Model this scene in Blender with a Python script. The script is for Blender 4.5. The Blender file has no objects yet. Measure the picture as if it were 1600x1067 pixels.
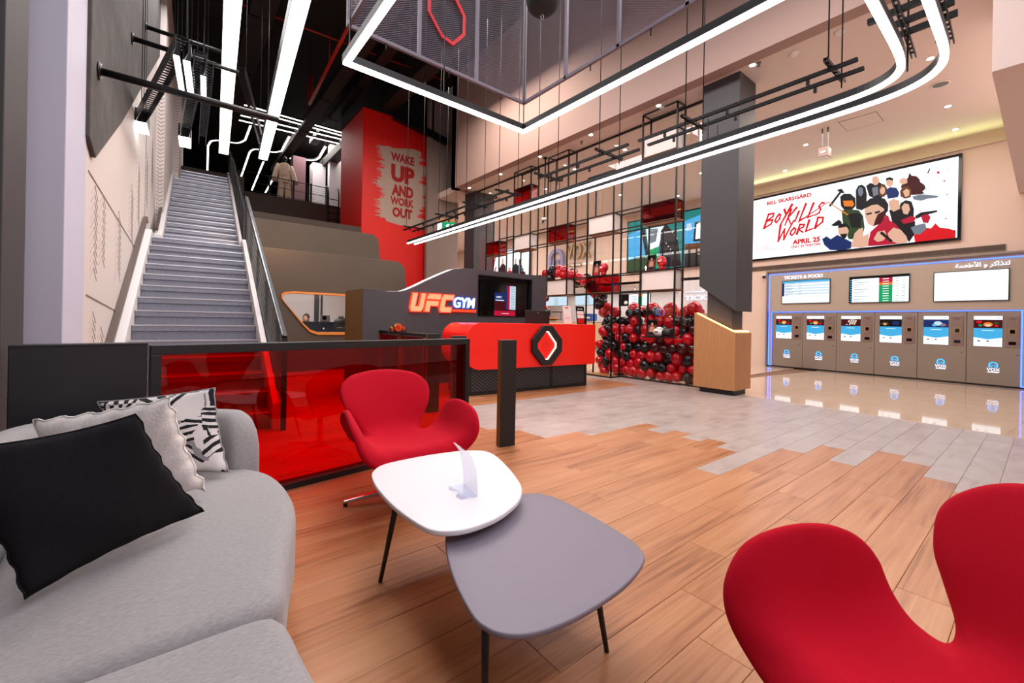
import bpy, bmesh, math, random
from mathutils import Vector, Matrix
from mathutils.geometry import tessellate_polygon
random.seed(7)
SC = bpy.context.scene
COL = SC.collection

# ------------------------------------------------------------------ camera
RIGHT = Vector((0.78244, -0.62273, 0.0)); FWD = Vector((0.62273, 0.78244, 0.0)); UPV = Vector((0, 0, 1))
_c, _s = math.cos(0.018274), math.sin(0.018274)
CR = _c * RIGHT + _s * UPV; CU = -_s * RIGHT + _c * UPV
cam_d = bpy.data.cameras.new('camera'); cam = bpy.data.objects.new('camera', cam_d); COL.objects.link(cam)
cam_d.sensor_width = 36.0; cam_d.lens = 668.6 / 1600 * 36.0; cam_d.shift_y = -31.5 / 1600; cam_d.clip_start = 0.05
B = -FWD
cam.matrix_world = Matrix(((CR.x, CU.x, B.x, 0), (CR.y, CU.y, B.y, 0), (CR.z, CU.z, B.z, 1.2), (0, 0, 0, 1)))
SC.camera = cam

# ------------------------------------------------------------------ world, exposure
w = bpy.data.worlds.new('world'); SC.world = w; w.use_nodes = True
w.node_tree.nodes['Background'].inputs[0].default_value = (0.9, 0.85, 0.85, 1)
w.node_tree.nodes['Background'].inputs[1].default_value = 0.035
SC.view_settings.view_transform = 'Standard'; SC.view_settings.look = 'None'
SC.view_settings.gamma = 1.0; SC.view_settings.use_curve_mapping = False
SC.view_settings.exposure = 0.0
SC.cycles.max_bounces = 8; SC.cycles.transparent_max_bounces = 12
SC.cycles.sample_clamp_indirect = 6.0
SC.cycles.caustics_reflective = False; SC.cycles.caustics_refractive = False

def lin(h):
    h = h.lstrip('#'); o = []
    for i in (0, 2, 4):
        c = int(h[i:i + 2], 16) / 255
        o.append(c / 12.92 if c <= 0.04045 else ((c + 0.055) / 1.055) ** 2.4)
    return (o[0], o[1], o[2], 1.0)

def area(name, loc, size, power, col=(1, 1, 1), direction=(0, 0, -1), size_y=None, spread=180):
    d = bpy.data.lights.new(name, 'AREA'); d.energy = power; d.color = col; d.size = size
    d.shape = 'RECTANGLE' if size_y else 'DISK'
    if size_y: d.size_y = size_y
    d.spread = math.radians(spread)
    o = bpy.data.objects.new(name, d); COL.objects.link(o); o.location = loc
    o.rotation_euler = Vector(direction).to_track_quat('-Z', 'Y').to_euler()
    return o
# broad unseen area lights, added to brighten lounge, gym, hall, stair and upper storey
area('lounge_fill', (1.9, 1.2, 6.2), 2.4, 95, (1.0, 0.93, 0.92), size_y=2.6)
area('lounge_fill', (4.9, 1.8, 6.4), 1.6, 130, (1.0, 0.90, 0.86), size_y=2.4)
area('gym_fill', (3.4, 5.2, 6.8), 2.0, 310, (1.0, 0.92, 0.90), size_y=3.0)
area('gym_fill', (5.6, 8.6, 7.4), 1.4, 260, (1.0, 0.85, 0.75), size_y=3.0)
area('stair_fill', (0.6, 9.0, 8.0), 1.0, 230, (1.0, 0.96, 0.97), size_y=6.0)
area('hall_fill', (10.6, 2.2, 5.4), 3.6, 285, (1.0, 0.86, 0.79), size_y=5.5)
area('hall_fill', (10.8, 9.6, 5.4), 3.6, 330, (1.0, 0.86, 0.79), size_y=6.5)
area('hall_fill', (11.0, 18.0, 5.4), 3.6, 380, (1.0, 0.86, 0.79), size_y=7.0)
area('recess_light', (15.9, 12.0, 2.7), 1.2, 150, (1.0, 0.9, 0.82), size_y=9.0)
area('mall_light', (1.2, -2.0, 4.6), 3.0, 135, (0.88, 0.89, 1.0), (0.15, 1, -0.45), size_y=2.0)
area('seating_light', (1.5, 9.7, 3.3), 0.25, 22, (1.0, 0.62, 0.32), (.75, .55, -.35))
area('upper_fill', (5.0, 20.5, 9.0), 3.0, 330, (1.0, 0.9, 0.85), size_y=3.0)

# ------------------------------------------------------------------ materials
M = {}
def mat(name, col='#808080', rough=0.5, metal=0.0, emit=None, es=1.0, spec=0.5, noise=0.0, nscale=8.0, bump=0.0, bscale=60.0, coat=0.0, sheen=0.0, rvar=0.0, stretch=None):
    if name in M: return M[name]
    m = bpy.data.materials.new(name); m.use_nodes = True; M[name] = m
    nt = m.node_tree; b = nt.nodes['Principled BSDF']
    c = lin(col) if isinstance(col, str) else col
    b.inputs['Base Color'].default_value = c; b.inputs['Roughness'].default_value = rough
    b.inputs['Metallic'].default_value = metal; b.inputs['Specular IOR Level'].default_value = spec
    b.inputs['Coat Weight'].default_value = coat
    if sheen: b.inputs['Sheen Weight'].default_value = sheen
    if emit:
        b.inputs['Emission Color'].default_value = lin(emit) if isinstance(emit, str) else emit
        b.inputs['Emission Strength'].default_value = es
    if noise or bump or rvar:
        geo = nt.nodes.new('ShaderNodeNewGeometry'); mp = nt.nodes.new('ShaderNodeMapping')
        nt.links.new(geo.outputs['Position'], mp.inputs['Vector'])
        if stretch: mp.inputs['Scale'].default_value = stretch
    if noise:
        n = nt.nodes.new('ShaderNodeTexNoise'); n.inputs['Scale'].default_value = nscale; n.inputs['Detail'].default_value = 6
        nt.links.new(mp.outputs[0], n.inputs['Vector'])
        r = nt.nodes.new('ShaderNodeMapRange'); r.inputs['From Min'].default_value = 0.3; r.inputs['From Max'].default_value = 0.7
        r.inputs['To Min'].default_value = 1 - noise; r.inputs['To Max'].default_value = 1 + noise
        nt.links.new(n.outputs['Fac'], r.inputs['Value'])
        mx = nt.nodes.new('ShaderNodeMix'); mx.data_type = 'RGBA'; mx.blend_type = 'MULTIPLY'; mx.inputs['Factor'].default_value = 1
        mx.inputs['A'].default_value = c; nt.links.new(r.outputs[0], mx.inputs['B']); nt.links.new(mx.outputs['Result'], b.inputs['Base Color'])
    if rvar:
        n = nt.nodes.new('ShaderNodeTexNoise'); n.inputs['Scale'].default_value = 3; nt.links.new(mp.outputs[0], n.inputs['Vector'])
        r = nt.nodes.new('ShaderNodeMapRange'); r.inputs['To Min'].default_value = rough - rvar; r.inputs['To Max'].default_value = rough + rvar
        nt.links.new(n.outputs['Fac'], r.inputs['Value']); nt.links.new(r.outputs[0], b.inputs['Roughness'])
    if bump:
        n = nt.nodes.new('ShaderNodeTexNoise'); n.inputs['Scale'].default_value = bscale; n.inputs['Detail'].default_value = 4
        nt.links.new(mp.outputs[0], n.inputs['Vector'])
        bp = nt.nodes.new('ShaderNodeBump'); bp.inputs['Strength'].default_value = bump; bp.inputs['Distance'].default_value = 0.01
        nt.links.new(n.outputs['Fac'], bp.inputs['Height']); nt.links.new(bp.outputs[0], b.inputs['Normal'])
    return m

def plank_mat(name, cols, rough, grain=(2.0, 34.0, 1.0), spread=0.5, bump=0.05, rv=0.06):
    m = bpy.data.materials.new(name); m.use_nodes = True; M[name] = m
    nt = m.node_tree; b = nt.nodes['Principled BSDF']; N = nt.nodes.new; L = nt.links.new
    geo = N('ShaderNodeNewGeometry'); oi = N('ShaderNodeObjectInfo')
    sc = N('ShaderNodeVectorMath'); sc.operation = 'SCALE'; sc.inputs[0].default_value = (37, 19, 53); L(oi.outputs['Random'], sc.inputs['Scale'])
    ad = N('ShaderNodeVectorMath'); ad.operation = 'ADD'; L(geo.outputs['Position'], ad.inputs[0]); L(sc.outputs[0], ad.inputs[1])
    mp = N('ShaderNodeMapping'); mp.inputs['Scale'].default_value = grain; L(ad.outputs[0], mp.inputs['Vector'])
    n1 = N('ShaderNodeTexNoise'); n1.inputs['Scale'].default_value = 1.0; n1.inputs['Detail'].default_value = 7; n1.inputs['Distortion'].default_value = 0.9; L(mp.outputs[0], n1.inputs['Vector'])
    mp2 = N('ShaderNodeMapping'); mp2.inputs['Scale'].default_value = (grain[0] * 0.6, grain[1] * 0.22, 1); L(ad.outputs[0], mp2.inputs['Vector'])
    n2 = N('ShaderNodeTexNoise'); n2.inputs['Scale'].default_value = 1.0; n2.inputs['Detail'].default_value = 3; n2.inputs['Distortion'].default_value = 1.5; L(mp2.outputs[0], n2.inputs['Vector'])
    a = N('ShaderNodeMath'); a.operation = 'MULTIPLY_ADD'; a.inputs[1].default_value = 0.55; L(n1.outputs['Fac'], a.inputs[0])
    a2 = N('ShaderNodeMath'); a2.operation = 'MULTIPLY'; a2.inputs[1].default_value = 0.45; L(n2.outputs['Fac'], a2.inputs[0]); L(a2.outputs[0], a.inputs[2])
    r = N('ShaderNodeMath'); r.operation = 'MULTIPLY_ADD'; r.inputs[1].default_value = spread * 0.32; L(oi.outputs['Random'], r.inputs[0])
    r2 = N('ShaderNodeMath'); r2.operation = 'SUBTRACT'; r2.inputs[1].default_value = spread * 0.16; L(a.outputs[0], r2.inputs[0]); L(r2.outputs[0], r.inputs[2])
    cr = N('ShaderNodeValToRGB'); cr.color_ramp.elements[0].position = 0.30; cr.color_ramp.elements[1].position = 0.72
    cr.color_ramp.elements[0].color = lin(cols[0]); cr.color_ramp.elements[1].color = lin(cols[2])
    e = cr.color_ramp.elements.new(0.46); e.color = lin(cols[1])
    L(r.outputs[0], cr.inputs[0]); L(cr.outputs[0], b.inputs['Base Color'])
    mr = N('ShaderNodeMapRange'); mr.inputs['To Min'].default_value = rough - rv; mr.inputs['To Max'].default_value = rough + rv
    L(n1.outputs['Fac'], mr.inputs['Value']); L(mr.outputs[0], b.inputs['Roughness'])
    bp = N('ShaderNodeBump'); bp.inputs['Strength'].default_value = bump; bp.inputs['Distance'].default_value = 0.004
    L(n1.outputs['Fac'], bp.inputs['Height']); L(bp.outputs[0], b.inputs['Normal'])
    return m

def glass_mat(name, tint, gl=0.06, rough=0.0):
    m = bpy.data.materials.new(name); m.use_nodes = True; M[name] = m; nt = m.node_tree
    for n in list(nt.nodes):
        if n.type != 'OUTPUT_MATERIAL': nt.nodes.remove(n)
    out = [n for n in nt.nodes if n.type == 'OUTPUT_MATERIAL'][0]
    t = nt.nodes.new('ShaderNodeBsdfTransparent'); t.inputs[0].default_value = tint
    g = nt.nodes.new('ShaderNodeBsdfGlossy'); g.inputs['Roughness'].default_value = rough; g.inputs['Color'].default_value = (1, 1, 1, 1)
    f = nt.nodes.new('ShaderNodeLayerWeight'); f.inputs['Blend'].default_value = 0.5      # facing, the same from both faces of the pane
    pw = nt.nodes.new('ShaderNodeMath'); pw.operation = 'POWER'; pw.inputs[1].default_value = 5; nt.links.new(f.outputs['Facing'], pw.inputs[0])
    ad = nt.nodes.new('ShaderNodeMath'); ad.operation = 'MULTIPLY_ADD'; ad.inputs[1].default_value = 0.8; ad.inputs[2].default_value = gl; ad.use_clamp = True
    nt.links.new(pw.outputs[0], ad.inputs[0])
    mx = nt.nodes.new('ShaderNodeMixShader')
    nt.links.new(ad.outputs[0], mx.inputs[0]); nt.links.new(t.outputs[0], mx.inputs[1]); nt.links.new(g.outputs[0], mx.inputs[2])
    nt.links.new(mx.outputs[0], out.inputs[0]); return m

def emat(name, col, s=1.0):
    if name in M: return M[name]
    m = mat(name, '#000000', 0.4, emit=col, es=s, spec=0.2); return m

plank_mat('wood_plank', ('#7e4d2f', '#a87049', '#bb8760'), 0.33, (1.3, 42.0, 1.0), 0.45, 0.04)
plank_mat('grey_tile', ('#8d7f78', '#a39690', '#b3a7a2'), 0.33, (3.0, 8.0, 1.0), 0.25, 0.02)
mat('cream_tile', '#c9b39e', 0.05, spec=0.55, noise=0.05, nscale=2.5)
mat('grout', '#7a5c46', 0.8)
mat('black_metal', '#0c0c0e', 0.42, 0.3); mat('black_powder', '#131318', 0.45); mat('black_panel', '#12141a', 0.5)
mat('dark_gray_paint', '#3d3a3c', 0.62, noise=0.03, nscale=2); mat('desk_gray', '#45444a', 0.6)
mat('column_gray', '#3a383b', 0.55)
mat('bleacher_brown', '#50443a', 0.6, noise=0.03, nscale=1.5)
mat('bleacher_dark', '#40322a', 0.65)
mat('red_wall', '#e2140a', 0.5, noise=0.03, nscale=2); mat('desk_red', '#fb1606', 0.3, coat=0.15)
mat('wall_cream', '#d9cfca', 0.65); mat('wall_peach', '#d8c3b5', 0.7, noise=0.02, nscale=1.0); mat('beam_paint', '#a88d84', 0.72)
mat('ceiling_white', '#dfd0c8', 0.75); mat('ceiling_black', '#0b0a0a', 0.85)
mat('white_paint', '#d8d6da', 0.6); mat('lavender_paint', '#c6c6d8', 0.6); mat('taupe_wall', '#8d7b74', 0.7)
mat('concrete', '#4e4845', 0.85, noise=0.25, nscale=5, bump=0.35, bscale=14)
mat('stair_steel', '#8f929e', 0.42, 0.55, noise=0.10, nscale=30, bump=0.35, bscale=160)
mat('nosing_steel', '#d8d8de', 0.3, 0.6); mat('stringer_white', '#d9d4d4', 0.55); mat('rail_brown', '#5a4a42', 0.4, 0.4)
mat('sofa_fabric', '#969294', 0.95, noise=0.15, nscale=1.0, bump=0.15, bscale=3, sheen=0.2, stretch=(70, 230, 150))
mat('black_linen', '#17171a', 0.95, noise=0.25, nscale=260, bump=0.2, bscale=500, spec=0.15)
mat('white_fleece', '#fbf4ef', 1.0, noise=0.04, nscale=90, bump=0.25, bscale=90, spec=0.2)
mat('chair_red', '#b4001f', 0.9, noise=0.05, nscale=300, bump=0.12, bscale=500, spec=0.2)
mat('aluminium', '#c9cacf', 0.22, 1.0); mat('rubber', '#0a0a0a', 0.7)
mat('table_white', '#dedce0', 0.4); mat('table_gray', '#7b7380', 0.5)
mat('oak_veneer', '#b07c50', 0.45, noise=0.10, nscale=6, stretch=(9, 9, 0.7))
mat('wood_shelf', '#a06a3c', 0.5); mat('orange_wood', '#d8873c', 0.4, noise=0.06, nscale=5)
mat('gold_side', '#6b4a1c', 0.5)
mat('box_white', '#e2d6d0', 0.5)
glass_mat('red_acrylic', (0.95, 0.004, 0.006, 1), 0.025)
glass_mat('red_box_acrylic', (0.82, 0.012, 0.02, 1), 0.05)
glass_mat('clear_glass', (0.975, 0.98, 0.985, 1), 0.03)
glass_mat('acrylic', (0.86, 0.87, 0.93, 1), 0.03, 0.08)
emat('led_white', '#fffaf6', 9.0); emat('led_soft', '#fff6f0', 5.0); emat('led_warm', '#ffa850', 12.0); emat('led_blue', '#3d62ff', 5.0)
emat('downlight', '#fff4e4', 25.0); emat('cove_led', '#d8ee5a', 0.5)
emat('scr_white', '#f4fbff', 1.3); emat('scr_blue', '#45b4ea', 1.0); emat('scr_navy', '#16306e', 0.9); emat('scr_black', '#07070a', 0.6)
emat('scr_pale', '#cfe6f6', 1.0); emat('scr_green', '#12a866', 0.95); emat('scr_crimson', '#c41238', 0.95); emat('scr_orange', '#f08020', 1.0)
emat('scr_red', '#e01020', 1.0); emat('scr_skin', '#e8b49a', 1.0); emat('scr_dark', '#1a1a22', 0.8); emat('scr_teal', '#0f8a86', 0.9); emat('scr_sky', '#4fb6f0', 1.0)
emat('scr_brown', '#6e3d18', 0.9); emat('scr_wine', '#4a0a14', 0.9); emat('scr_gray', '#7d8794', 0.9); emat('scr_cream', '#f6e6cc', 1.0); emat('scr_moss', '#35502a', 0.8)
emat('neon_red', '#ff3018', 3.0); emat('neon_peach', '#ffb080', 1.15); emat('neon_white', '#f2f2ff', 2.2); emat('sign_white', '#f6f2ff', 1.3); emat('exit_green', '#0aa36a', 1.0)
emat('neon_halo', '#e00a10', 1.0); emat('logo_blue', '#38a8ff', 2.0); emat('logo_white', '#e6eaff', 1.8)
mat('kiosk_taupe', '#8d8378', 0.4, 0.2); mat('kiosk_panel', '#a99c8e', 0.5); mat('kiosk_pay', '#8d7a74', 0.35, 0.4)
mat('balloon_red', '#d0061c', 0.16, coat=0.3); mat('balloon_black', '#101014', 0.16, coat=0.3)
mat('skin', '#b98263', 0.6); mat('hair', '#15100e', 0.6); mat('cloth_dark', '#22242a', 0.9); mat('mannequin_black', '#08080a', 0.3)
mat('cotton_cream', '#e6d3bc', 0.9, bump=0.4, bscale=30); mat('screen_black', '#050507', 0.12); mat('laptop', '#1c1a1f', 0.35)
mat('glove_red', '#c01018', 0.3); mat('glove_white', '#e8e2dc', 0.35); mat('gold', '#b8863a', 0.3, 0.9); mat('paper', '#ece6e2', 0.6)
mat('mural_cream', '#b9a295', 0.6); mat('mural_red', '#a50d12', 0.6); mat('pipe_red', '#b01c10', 0.5); mat('duct', '#1a1411', 0.6)
mat('mesh_gray', '#7c7482', 0.5, 0.2); mat('octagon_red', '#d02030', 0.5); mat('plastic_white', '#e6e0da', 0.45); mat('sign_violet', '#8a86b8', 0.5); mat('sign_bronze', '#a08662', 0.4, 0.3)
mat('poster_photo', '#5a1418', 0.5); mat('counter_beige', '#d8bd9f', 0.5); mat('blue_box', '#1f4fa0', 0.5); mat('gray_plastic', '#6e6a68', 0.5)
mat('pink_pillar', '#7b5a60', 0.7); mat('bag_black', '#1a1718', 0.6); mat('vent_gray', '#7a6a60', 0.5, 0.3)

# ------------------------------------------------------------------ mesh building
class Fr:                                     # a plane: origin, u, v, normal
    def __init__(s, o, u, v, n=None):
        s.o, s.u, s.v = Vector(o), Vector(u).normalized(), Vector(v).normalized()
        s.n = Vector(n).normalized() if n is not None else s.u.cross(s.v).normalized()
    def __call__(s, a, b, c=0.0): return s.o + s.u * a + s.v * b + s.n * c
XY = Fr((0, 0, 0), (1, 0, 0), (0, 1, 0))

class MB:
    def __init__(s, m=None): s.v, s.f, s.mi, s.sm, s.mats, s.uv, s.cur = [], [], [], [], [], {}, 0; s.smooth = False; m and s.use(m)
    def use(s, m):
        m = M[m]
        if m not in s.mats: s.mats.append(m)
        s.cur = s.mats.index(m); return s
    def add(s, vs, fs, smooth=None):
        o = len(s.v); s.v += [Vector(p) for p in vs]
        for f in fs: s.f.append([i + o for i in f]); s.mi.append(s.cur); s.sm.append(s.smooth if smooth is None else smooth)
        return s
    def prism(s, fr, pts, w0, w1, holes=None, caps=(True, True)):
        loops = [pts] + (holes or [])
        flat = [p for l in loops for p in l]; n = len(flat)
        tris = tessellate_polygon([[Vector((p[0], p[1], 0)) for p in l] for l in loops]) if (holes or len(pts) > 4) else None
        vs = [fr(p[0], p[1], w0) for p in flat] + [fr(p[0], p[1], w1) for p in flat]; fs = []
        if caps[0]: fs += [list(t) for t in tris] if tris else [list(range(n))[::-1]]
        if caps[1]: fs += [[i + n for i in t] for t in tris] if tris else [[i + n for i in range(n)]]
        o = 0
        if w0 != w1:
            for l in loops:
                k = len(l)
                for i in range(k): j = (i + 1) % k; fs.append([o + i, o + j, n + o + j, n + o + i])
                o += k
        else: fs = fs[:len(tris) if tris else 1]; vs = vs[:n]
        return s.add(vs, fs, False)
    def box(s, x0, y0, z0, x1, y1, z1): return s.prism(XY, [(x0, y0), (x1, y0), (x1, y1), (x0, y1)], z0, z1)
    def rect(s, fr, u0, v0, u1, v1, w0, w1): return s.prism(fr, [(u0, v0), (u1, v0), (u1, v1), (u0, v1)], w0, w1)
    def frame(s, fr, u0, v0, u1, v1, t, w0, w1):
        return s.prism(fr, [(u0, v0), (u1, v0), (u1, v1), (u0, v1)], w0, w1, [[(u0 + t, v0 + t), (u1 - t, v0 + t), (u1 - t, v1 - t), (u0 + t, v1 - t)]])
    def beam(s, p, q, a, b, up=(0, 0, 1)):
        p, q = Vector(p), Vector(q); d = (q - p).normalized(); up = Vector(up)
        if abs(d.dot(up)) > 0.99: up = Vector((1, 0, 0))
        r = d.cross(up).normalized(); u = r.cross(d)
        vs = [e + r * (x * a / 2) + u * (y * b / 2) for e in (p, q) for x, y in ((-1, -1), (1, -1), (1, 1), (-1, 1))]
        return s.add(vs, [[3, 2, 1, 0], [4, 5, 6, 7]] + [[i, (i + 1) % 4, 4 + (i + 1) % 4, 4 + i] for i in range(4)], False)
    def tube(s, path, r, n=10, caps=True):
        path = [Vector(p) for p in path]; rs = r if isinstance(r, (list, tuple)) else [r] * len(path)
        vs, fs = [], []; prev = None
        for i, p in enumerate(path):
            d = (path[min(i + 1, len(path) - 1)] - path[max(i - 1, 0)]).normalized()
            ref = prev if prev is not None else (Vector((0, 0, 1)) if abs(d.z) < 0.9 else Vector((1, 0, 0)))
            x = (ref - d * ref.dot(d)).normalized(); y = d.cross(x); prev = x
            for k in range(n): a = 2 * math.pi * k / n; vs.append(p + (x * math.cos(a) + y * math.sin(a)) * rs[i])
        for i in range(len(path) - 1):
            for k in range(n): fs.append([i * n + k, i * n + (k + 1) % n, (i + 1) * n + (k + 1) % n, (i + 1) * n + k])
        s.add(vs, fs, True); o = len(s.v) - len(vs)
        if caps:
            s.f += [[o + k for k in range(n)][::-1], [o + (len(path) - 1) * n + k for k in range(n)]]; s.mi += [s.cur] * 2; s.sm += [False] * 2
        return s
    def lathe(s, prof, n=20, fr=None):
        fr = fr or XY; vs, fs = [], []
        for r, z in prof:
            for k in range(n): a = 2 * math.pi * k / n; vs.append(fr(r * math.cos(a), r * math.sin(a), z))
        for i in range(len(prof) - 1):
            for k in range(n): fs.append([i * n + k, i * n + (k + 1) % n, (i + 1) * n + (k + 1) % n, (i + 1) * n + k])
        fs.append([k for k in range(n)][::-1]); fs.append([(len(prof) - 1) * n + k for k in range(n)])
        return s.add(vs, fs, True)
    def ball(s, c, r, nu=16, nv=10, rz=None, ry=None):
        rz = rz or r; ry = ry or r; c = Vector(c); vs = [c + Vector((0, 0, -rz))]; fs = []
        for j in range(1, nv):
            t = -math.pi / 2 + math.pi * j / nv
            for k in range(nu): a = 2 * math.pi * k / nu; vs.append(c + Vector((r * math.cos(t) * math.cos(a), ry * math.cos(t) * math.sin(a), rz * math.sin(t))))
        vs.append(c + Vector((0, 0, rz))); L = len(vs) - 1
        for k in range(nu): fs.append([0, 1 + (k + 1) % nu, 1 + k]); fs.append([L, L - nu + k, L - nu + (k + 1) % nu])
        for j in range(nv - 2):
            for k in range(nu): a = 1 + j * nu; fs.append([a + k, a + (k + 1) % nu, a + nu + (k + 1) % nu, a + nu + k])
        return s.add(vs, fs, True)
    def sweep(s, path, w, h0, h1, closed=False):          # level strip: rectangular section along a polyline in plan
        path = [Vector(p) for p in path]; n = len(path); vs, fs = [], []
        for i, p in enumerate(path):
            a = path[i - 1] if (i or closed) else None; b = path[(i + 1) % n] if (i < n - 1 or closed) else None
            d1 = (p - a).normalized() if a is not None else (b - p).normalized(); d2 = (b - p).normalized() if b is not None else d1
            t = (d1 + d2).normalized(); nn = Vector((-t.y, t.x, 0)); k = 1 / max(0.4, nn.dot(Vector((-d1.y, d1.x, 0))))
            for sx, z in ((-1, h0), (1, h0), (1, h1), (-1, h1)): q = p + nn * (sx * w / 2 * k); vs.append(Vector((q.x, q.y, p.z + z)))
        for i in range(n if closed else n - 1):
            j = (i + 1) % n
            for k in range(4): fs.append([i * 4 + k, i * 4 + (k + 1) % 4, j * 4 + (k + 1) % 4, j * 4 + k])
        if not closed: fs += [[3, 2, 1, 0], [(n - 1) * 4 + k for k in range(4)]]
        return s.add(vs, fs, False)
    def slab(s, pts, z0, z1, r, seg=4, crown=0.0, rb=None):   # rounded-edge slab over a plan outline
        pts = [Vector((p[0], p[1])) for p in pts]; n = len(pts); rb = r if rb is None else rb
        ar = sum(pts[i].x * pts[(i + 1) % n].y - pts[(i + 1) % n].x * pts[i].y for i in range(n)); sg = 1 if ar > 0 else -1
        nor = []
        for i in range(n):
            t = (pts[(i + 1) % n] - pts[i - 1]).normalized(); nor.append(Vector((t.y, -t.x)) * sg)
        cen = sum(pts, Vector((0, 0))) / n; rings = []
        for k in range(seg + 1): a = math.pi / 2 * k / seg; rings.append(([pts[i] - nor[i] * rb * (1 - math.sin(a)) for i in range(n)], z0 + rb * (1 - math.cos(a))))
        for k in range(seg + 1): a = math.pi / 2 * k / seg; rings.append(([pts[i] - nor[i] * r * (1 - math.cos(a)) for i in range(n)], z1 - r * (1 - math.sin(a))))
        last = rings[-1][0]
        for f in (0.85, 0.65, 0.4, 0.15): rings.append(([cen + (p - cen) * f for p in last], z1 + crown * (1 - f ** 2)))
        vs, fs = [], []
        for ps, z in rings: vs += [(p.x, p.y, z) for p in ps]
        for i in range(len(rings) - 1):
            for k in range(n): fs.append([i * n + k, i * n + (k + 1) % n, (i + 1) * n + (k + 1) % n, (i + 1) * n + k])
        fs.append([k for k in range(n)][::-1]); fs.append([(len(rings) - 1) * n + k for k in range(n)])
        return s.add(vs, fs, True)
    def text(s, txt, fr, u0, v0, u1, v1, w0, w1, bold=0.0, shear=0.0):
        c = bpy.data.curves.new('t', 'FONT'); c.body = txt; c.offset = bold; c.shear = shear; c.resolution_u = 3
        ob = bpy.data.objects.new('t', c); me = bpy.data.meshes.new_from_object(ob)
        xs = [v.co.x for v in me.vertices]; ys = [v.co.y for v in me.vertices]
        if xs:
            x0, x1, y0, y1 = min(xs), max(xs), min(ys), max(ys)
            sx = (u1 - u0) / max(1e-6, x1 - x0); sy = (v1 - v0) / max(1e-6, y1 - y0)
            P = [(u0 + (v.co.x - x0) * sx, v0 + (v.co.y - y0) * sy) for v in me.vertices]; n = len(P)
            fs = [list(p.vertices) for p in me.polygons]; vs = [fr(a, b, w1) for a, b in P]; al = [f[:] for f in fs]
            if w0 != w1:
                vs += [fr(a, b, w0) for a, b in P]; cnt = {}
                for f in fs:
                    for i in range(len(f)): e = (f[i], f[(i + 1) % len(f)]); cnt[tuple(sorted(e))] = cnt.get(tuple(sorted(e)), 0) + 1
                for f in fs:
                    for i in range(len(f)):
                        a, b = f[i], f[(i + 1) % len(f)]
                        if cnt[tuple(sorted((a, b)))] == 1: al.append([b, a, a + n, b + n])
            s.add(vs, al, False)
        bpy.data.objects.remove(ob); bpy.data.curves.remove(c); bpy.data.meshes.remove(me); return s
    def lattice(s, fr, u0, v0, u1, v1, du, dv, t, w=0.0):     # crossing diagonal strands, clipped to the rectangle
        W, Hh = u1 - u0, v1 - v0; k = dv / du
        for sg in (1, -1):
            n = int((W + Hh / k) / du) + 2
            for i in range(n + 1):
                a = u0 - Hh / k + i * du if sg > 0 else u0 + i * du
                p, q = (a, v0), (a + sg * Hh / k, v1)
                # clip in u
                d = (q[0] - p[0]); lo, hi = 0.0, 1.0
                t0, t1 = sorted(((u0 - p[0]) / d, (u1 - p[0]) / d)); lo, hi = max(lo, t0), min(hi, t1)
                if hi - lo < 1e-4: continue
                A = (p[0] + d * lo, v0 + Hh * lo); Bq = (p[0] + d * hi, v0 + Hh * hi)
                l = math.hypot(Bq[0] - A[0], Bq[1] - A[1]); nx, ny = -(Bq[1] - A[1]) / l * t / 2, (Bq[0] - A[0]) / l * t / 2
                ww = w + sg * t * 0.3
                s.add([fr(A[0] + nx, A[1] + ny, ww), fr(A[0] - nx, A[1] - ny, ww), fr(Bq[0] - nx, Bq[1] - ny, ww), fr(Bq[0] + nx, Bq[1] + ny, ww)], [[0, 1, 2, 3]], False)
        return s
    def build(s, name, parent=None, bevel=0.0, subd=0, solid=0.0, world=True, fix=True, seg=2, smooth_all=False):
        me = bpy.data.meshes.new(name); vs = s.v
        if parent is not None and world:
            inv = wm(parent).inverted(); vs = [inv @ v for v in vs]
        me.from_pydata(vs, [], s.f)
        for m in s.mats: me.materials.append(m)
        me.polygons.foreach_set('material_index', s.mi); me.polygons.foreach_set('use_smooth', [True] * len(s.f) if smooth_all else s.sm)
        if fix:
            bm = bmesh.new(); bm.from_mesh(me); bmesh.ops.recalc_face_normals(bm, faces=bm.faces); bm.to_mesh(me); bm.free()
        me.update()
        o = bpy.data.objects.new(name, me); COL.objects.link(o)
        if parent is not None: o.parent = parent
        if solid:
            d = o.modifiers.new('solid', 'SOLIDIFY'); d.thickness = solid; d.offset = 0
        if bevel:
            d = o.modifiers.new('bevel', 'BEVEL'); d.width = bevel; d.segments = seg; d.limit_method = 'ANGLE'; d.angle_limit = math.radians(40)
        if subd:
            d = o.modifiers.new('sub', 'SUBSURF'); d.levels = subd; d.render_levels = subd
        return o

def wm(o):
    m = Matrix.LocRotScale(o.location, o.rotation_euler, o.scale)
    return wm(o.parent) @ m if o.parent is not None else m
def tag(o, label=None, cat=None, group=None, kind=None):
    for k, v in (('label', label), ('category', cat), ('group', group), ('kind', kind)):
        if v: o[k] = v
    return o
def thing(name, label, cat, loc=(0, 0, 0), rz=0.0, group=None):
    o = bpy.data.objects.new(name, None); COL.objects.link(o); o.location = loc; o.rotation_euler = (0, 0, rz); o.empty_display_size = 0.1
    return tag(o, label, cat, group)
def copy_tree(o, parent=None):
    c = o.copy(); COL.objects.link(c); c.parent = parent
    for ch in KIDS.get(o.name, []): copy_tree(ch, c)
    return c
KIDS = {}
def remember():
    KIDS.clear()
    for o in SC.objects:
        if o.parent is not None: KIDS.setdefault(o.parent.name, []).append(o)
def struct(mb, name, parent=None, **k): o = mb.build(name, parent, **k); return tag(o, kind='structure') if parent is None else o
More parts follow.
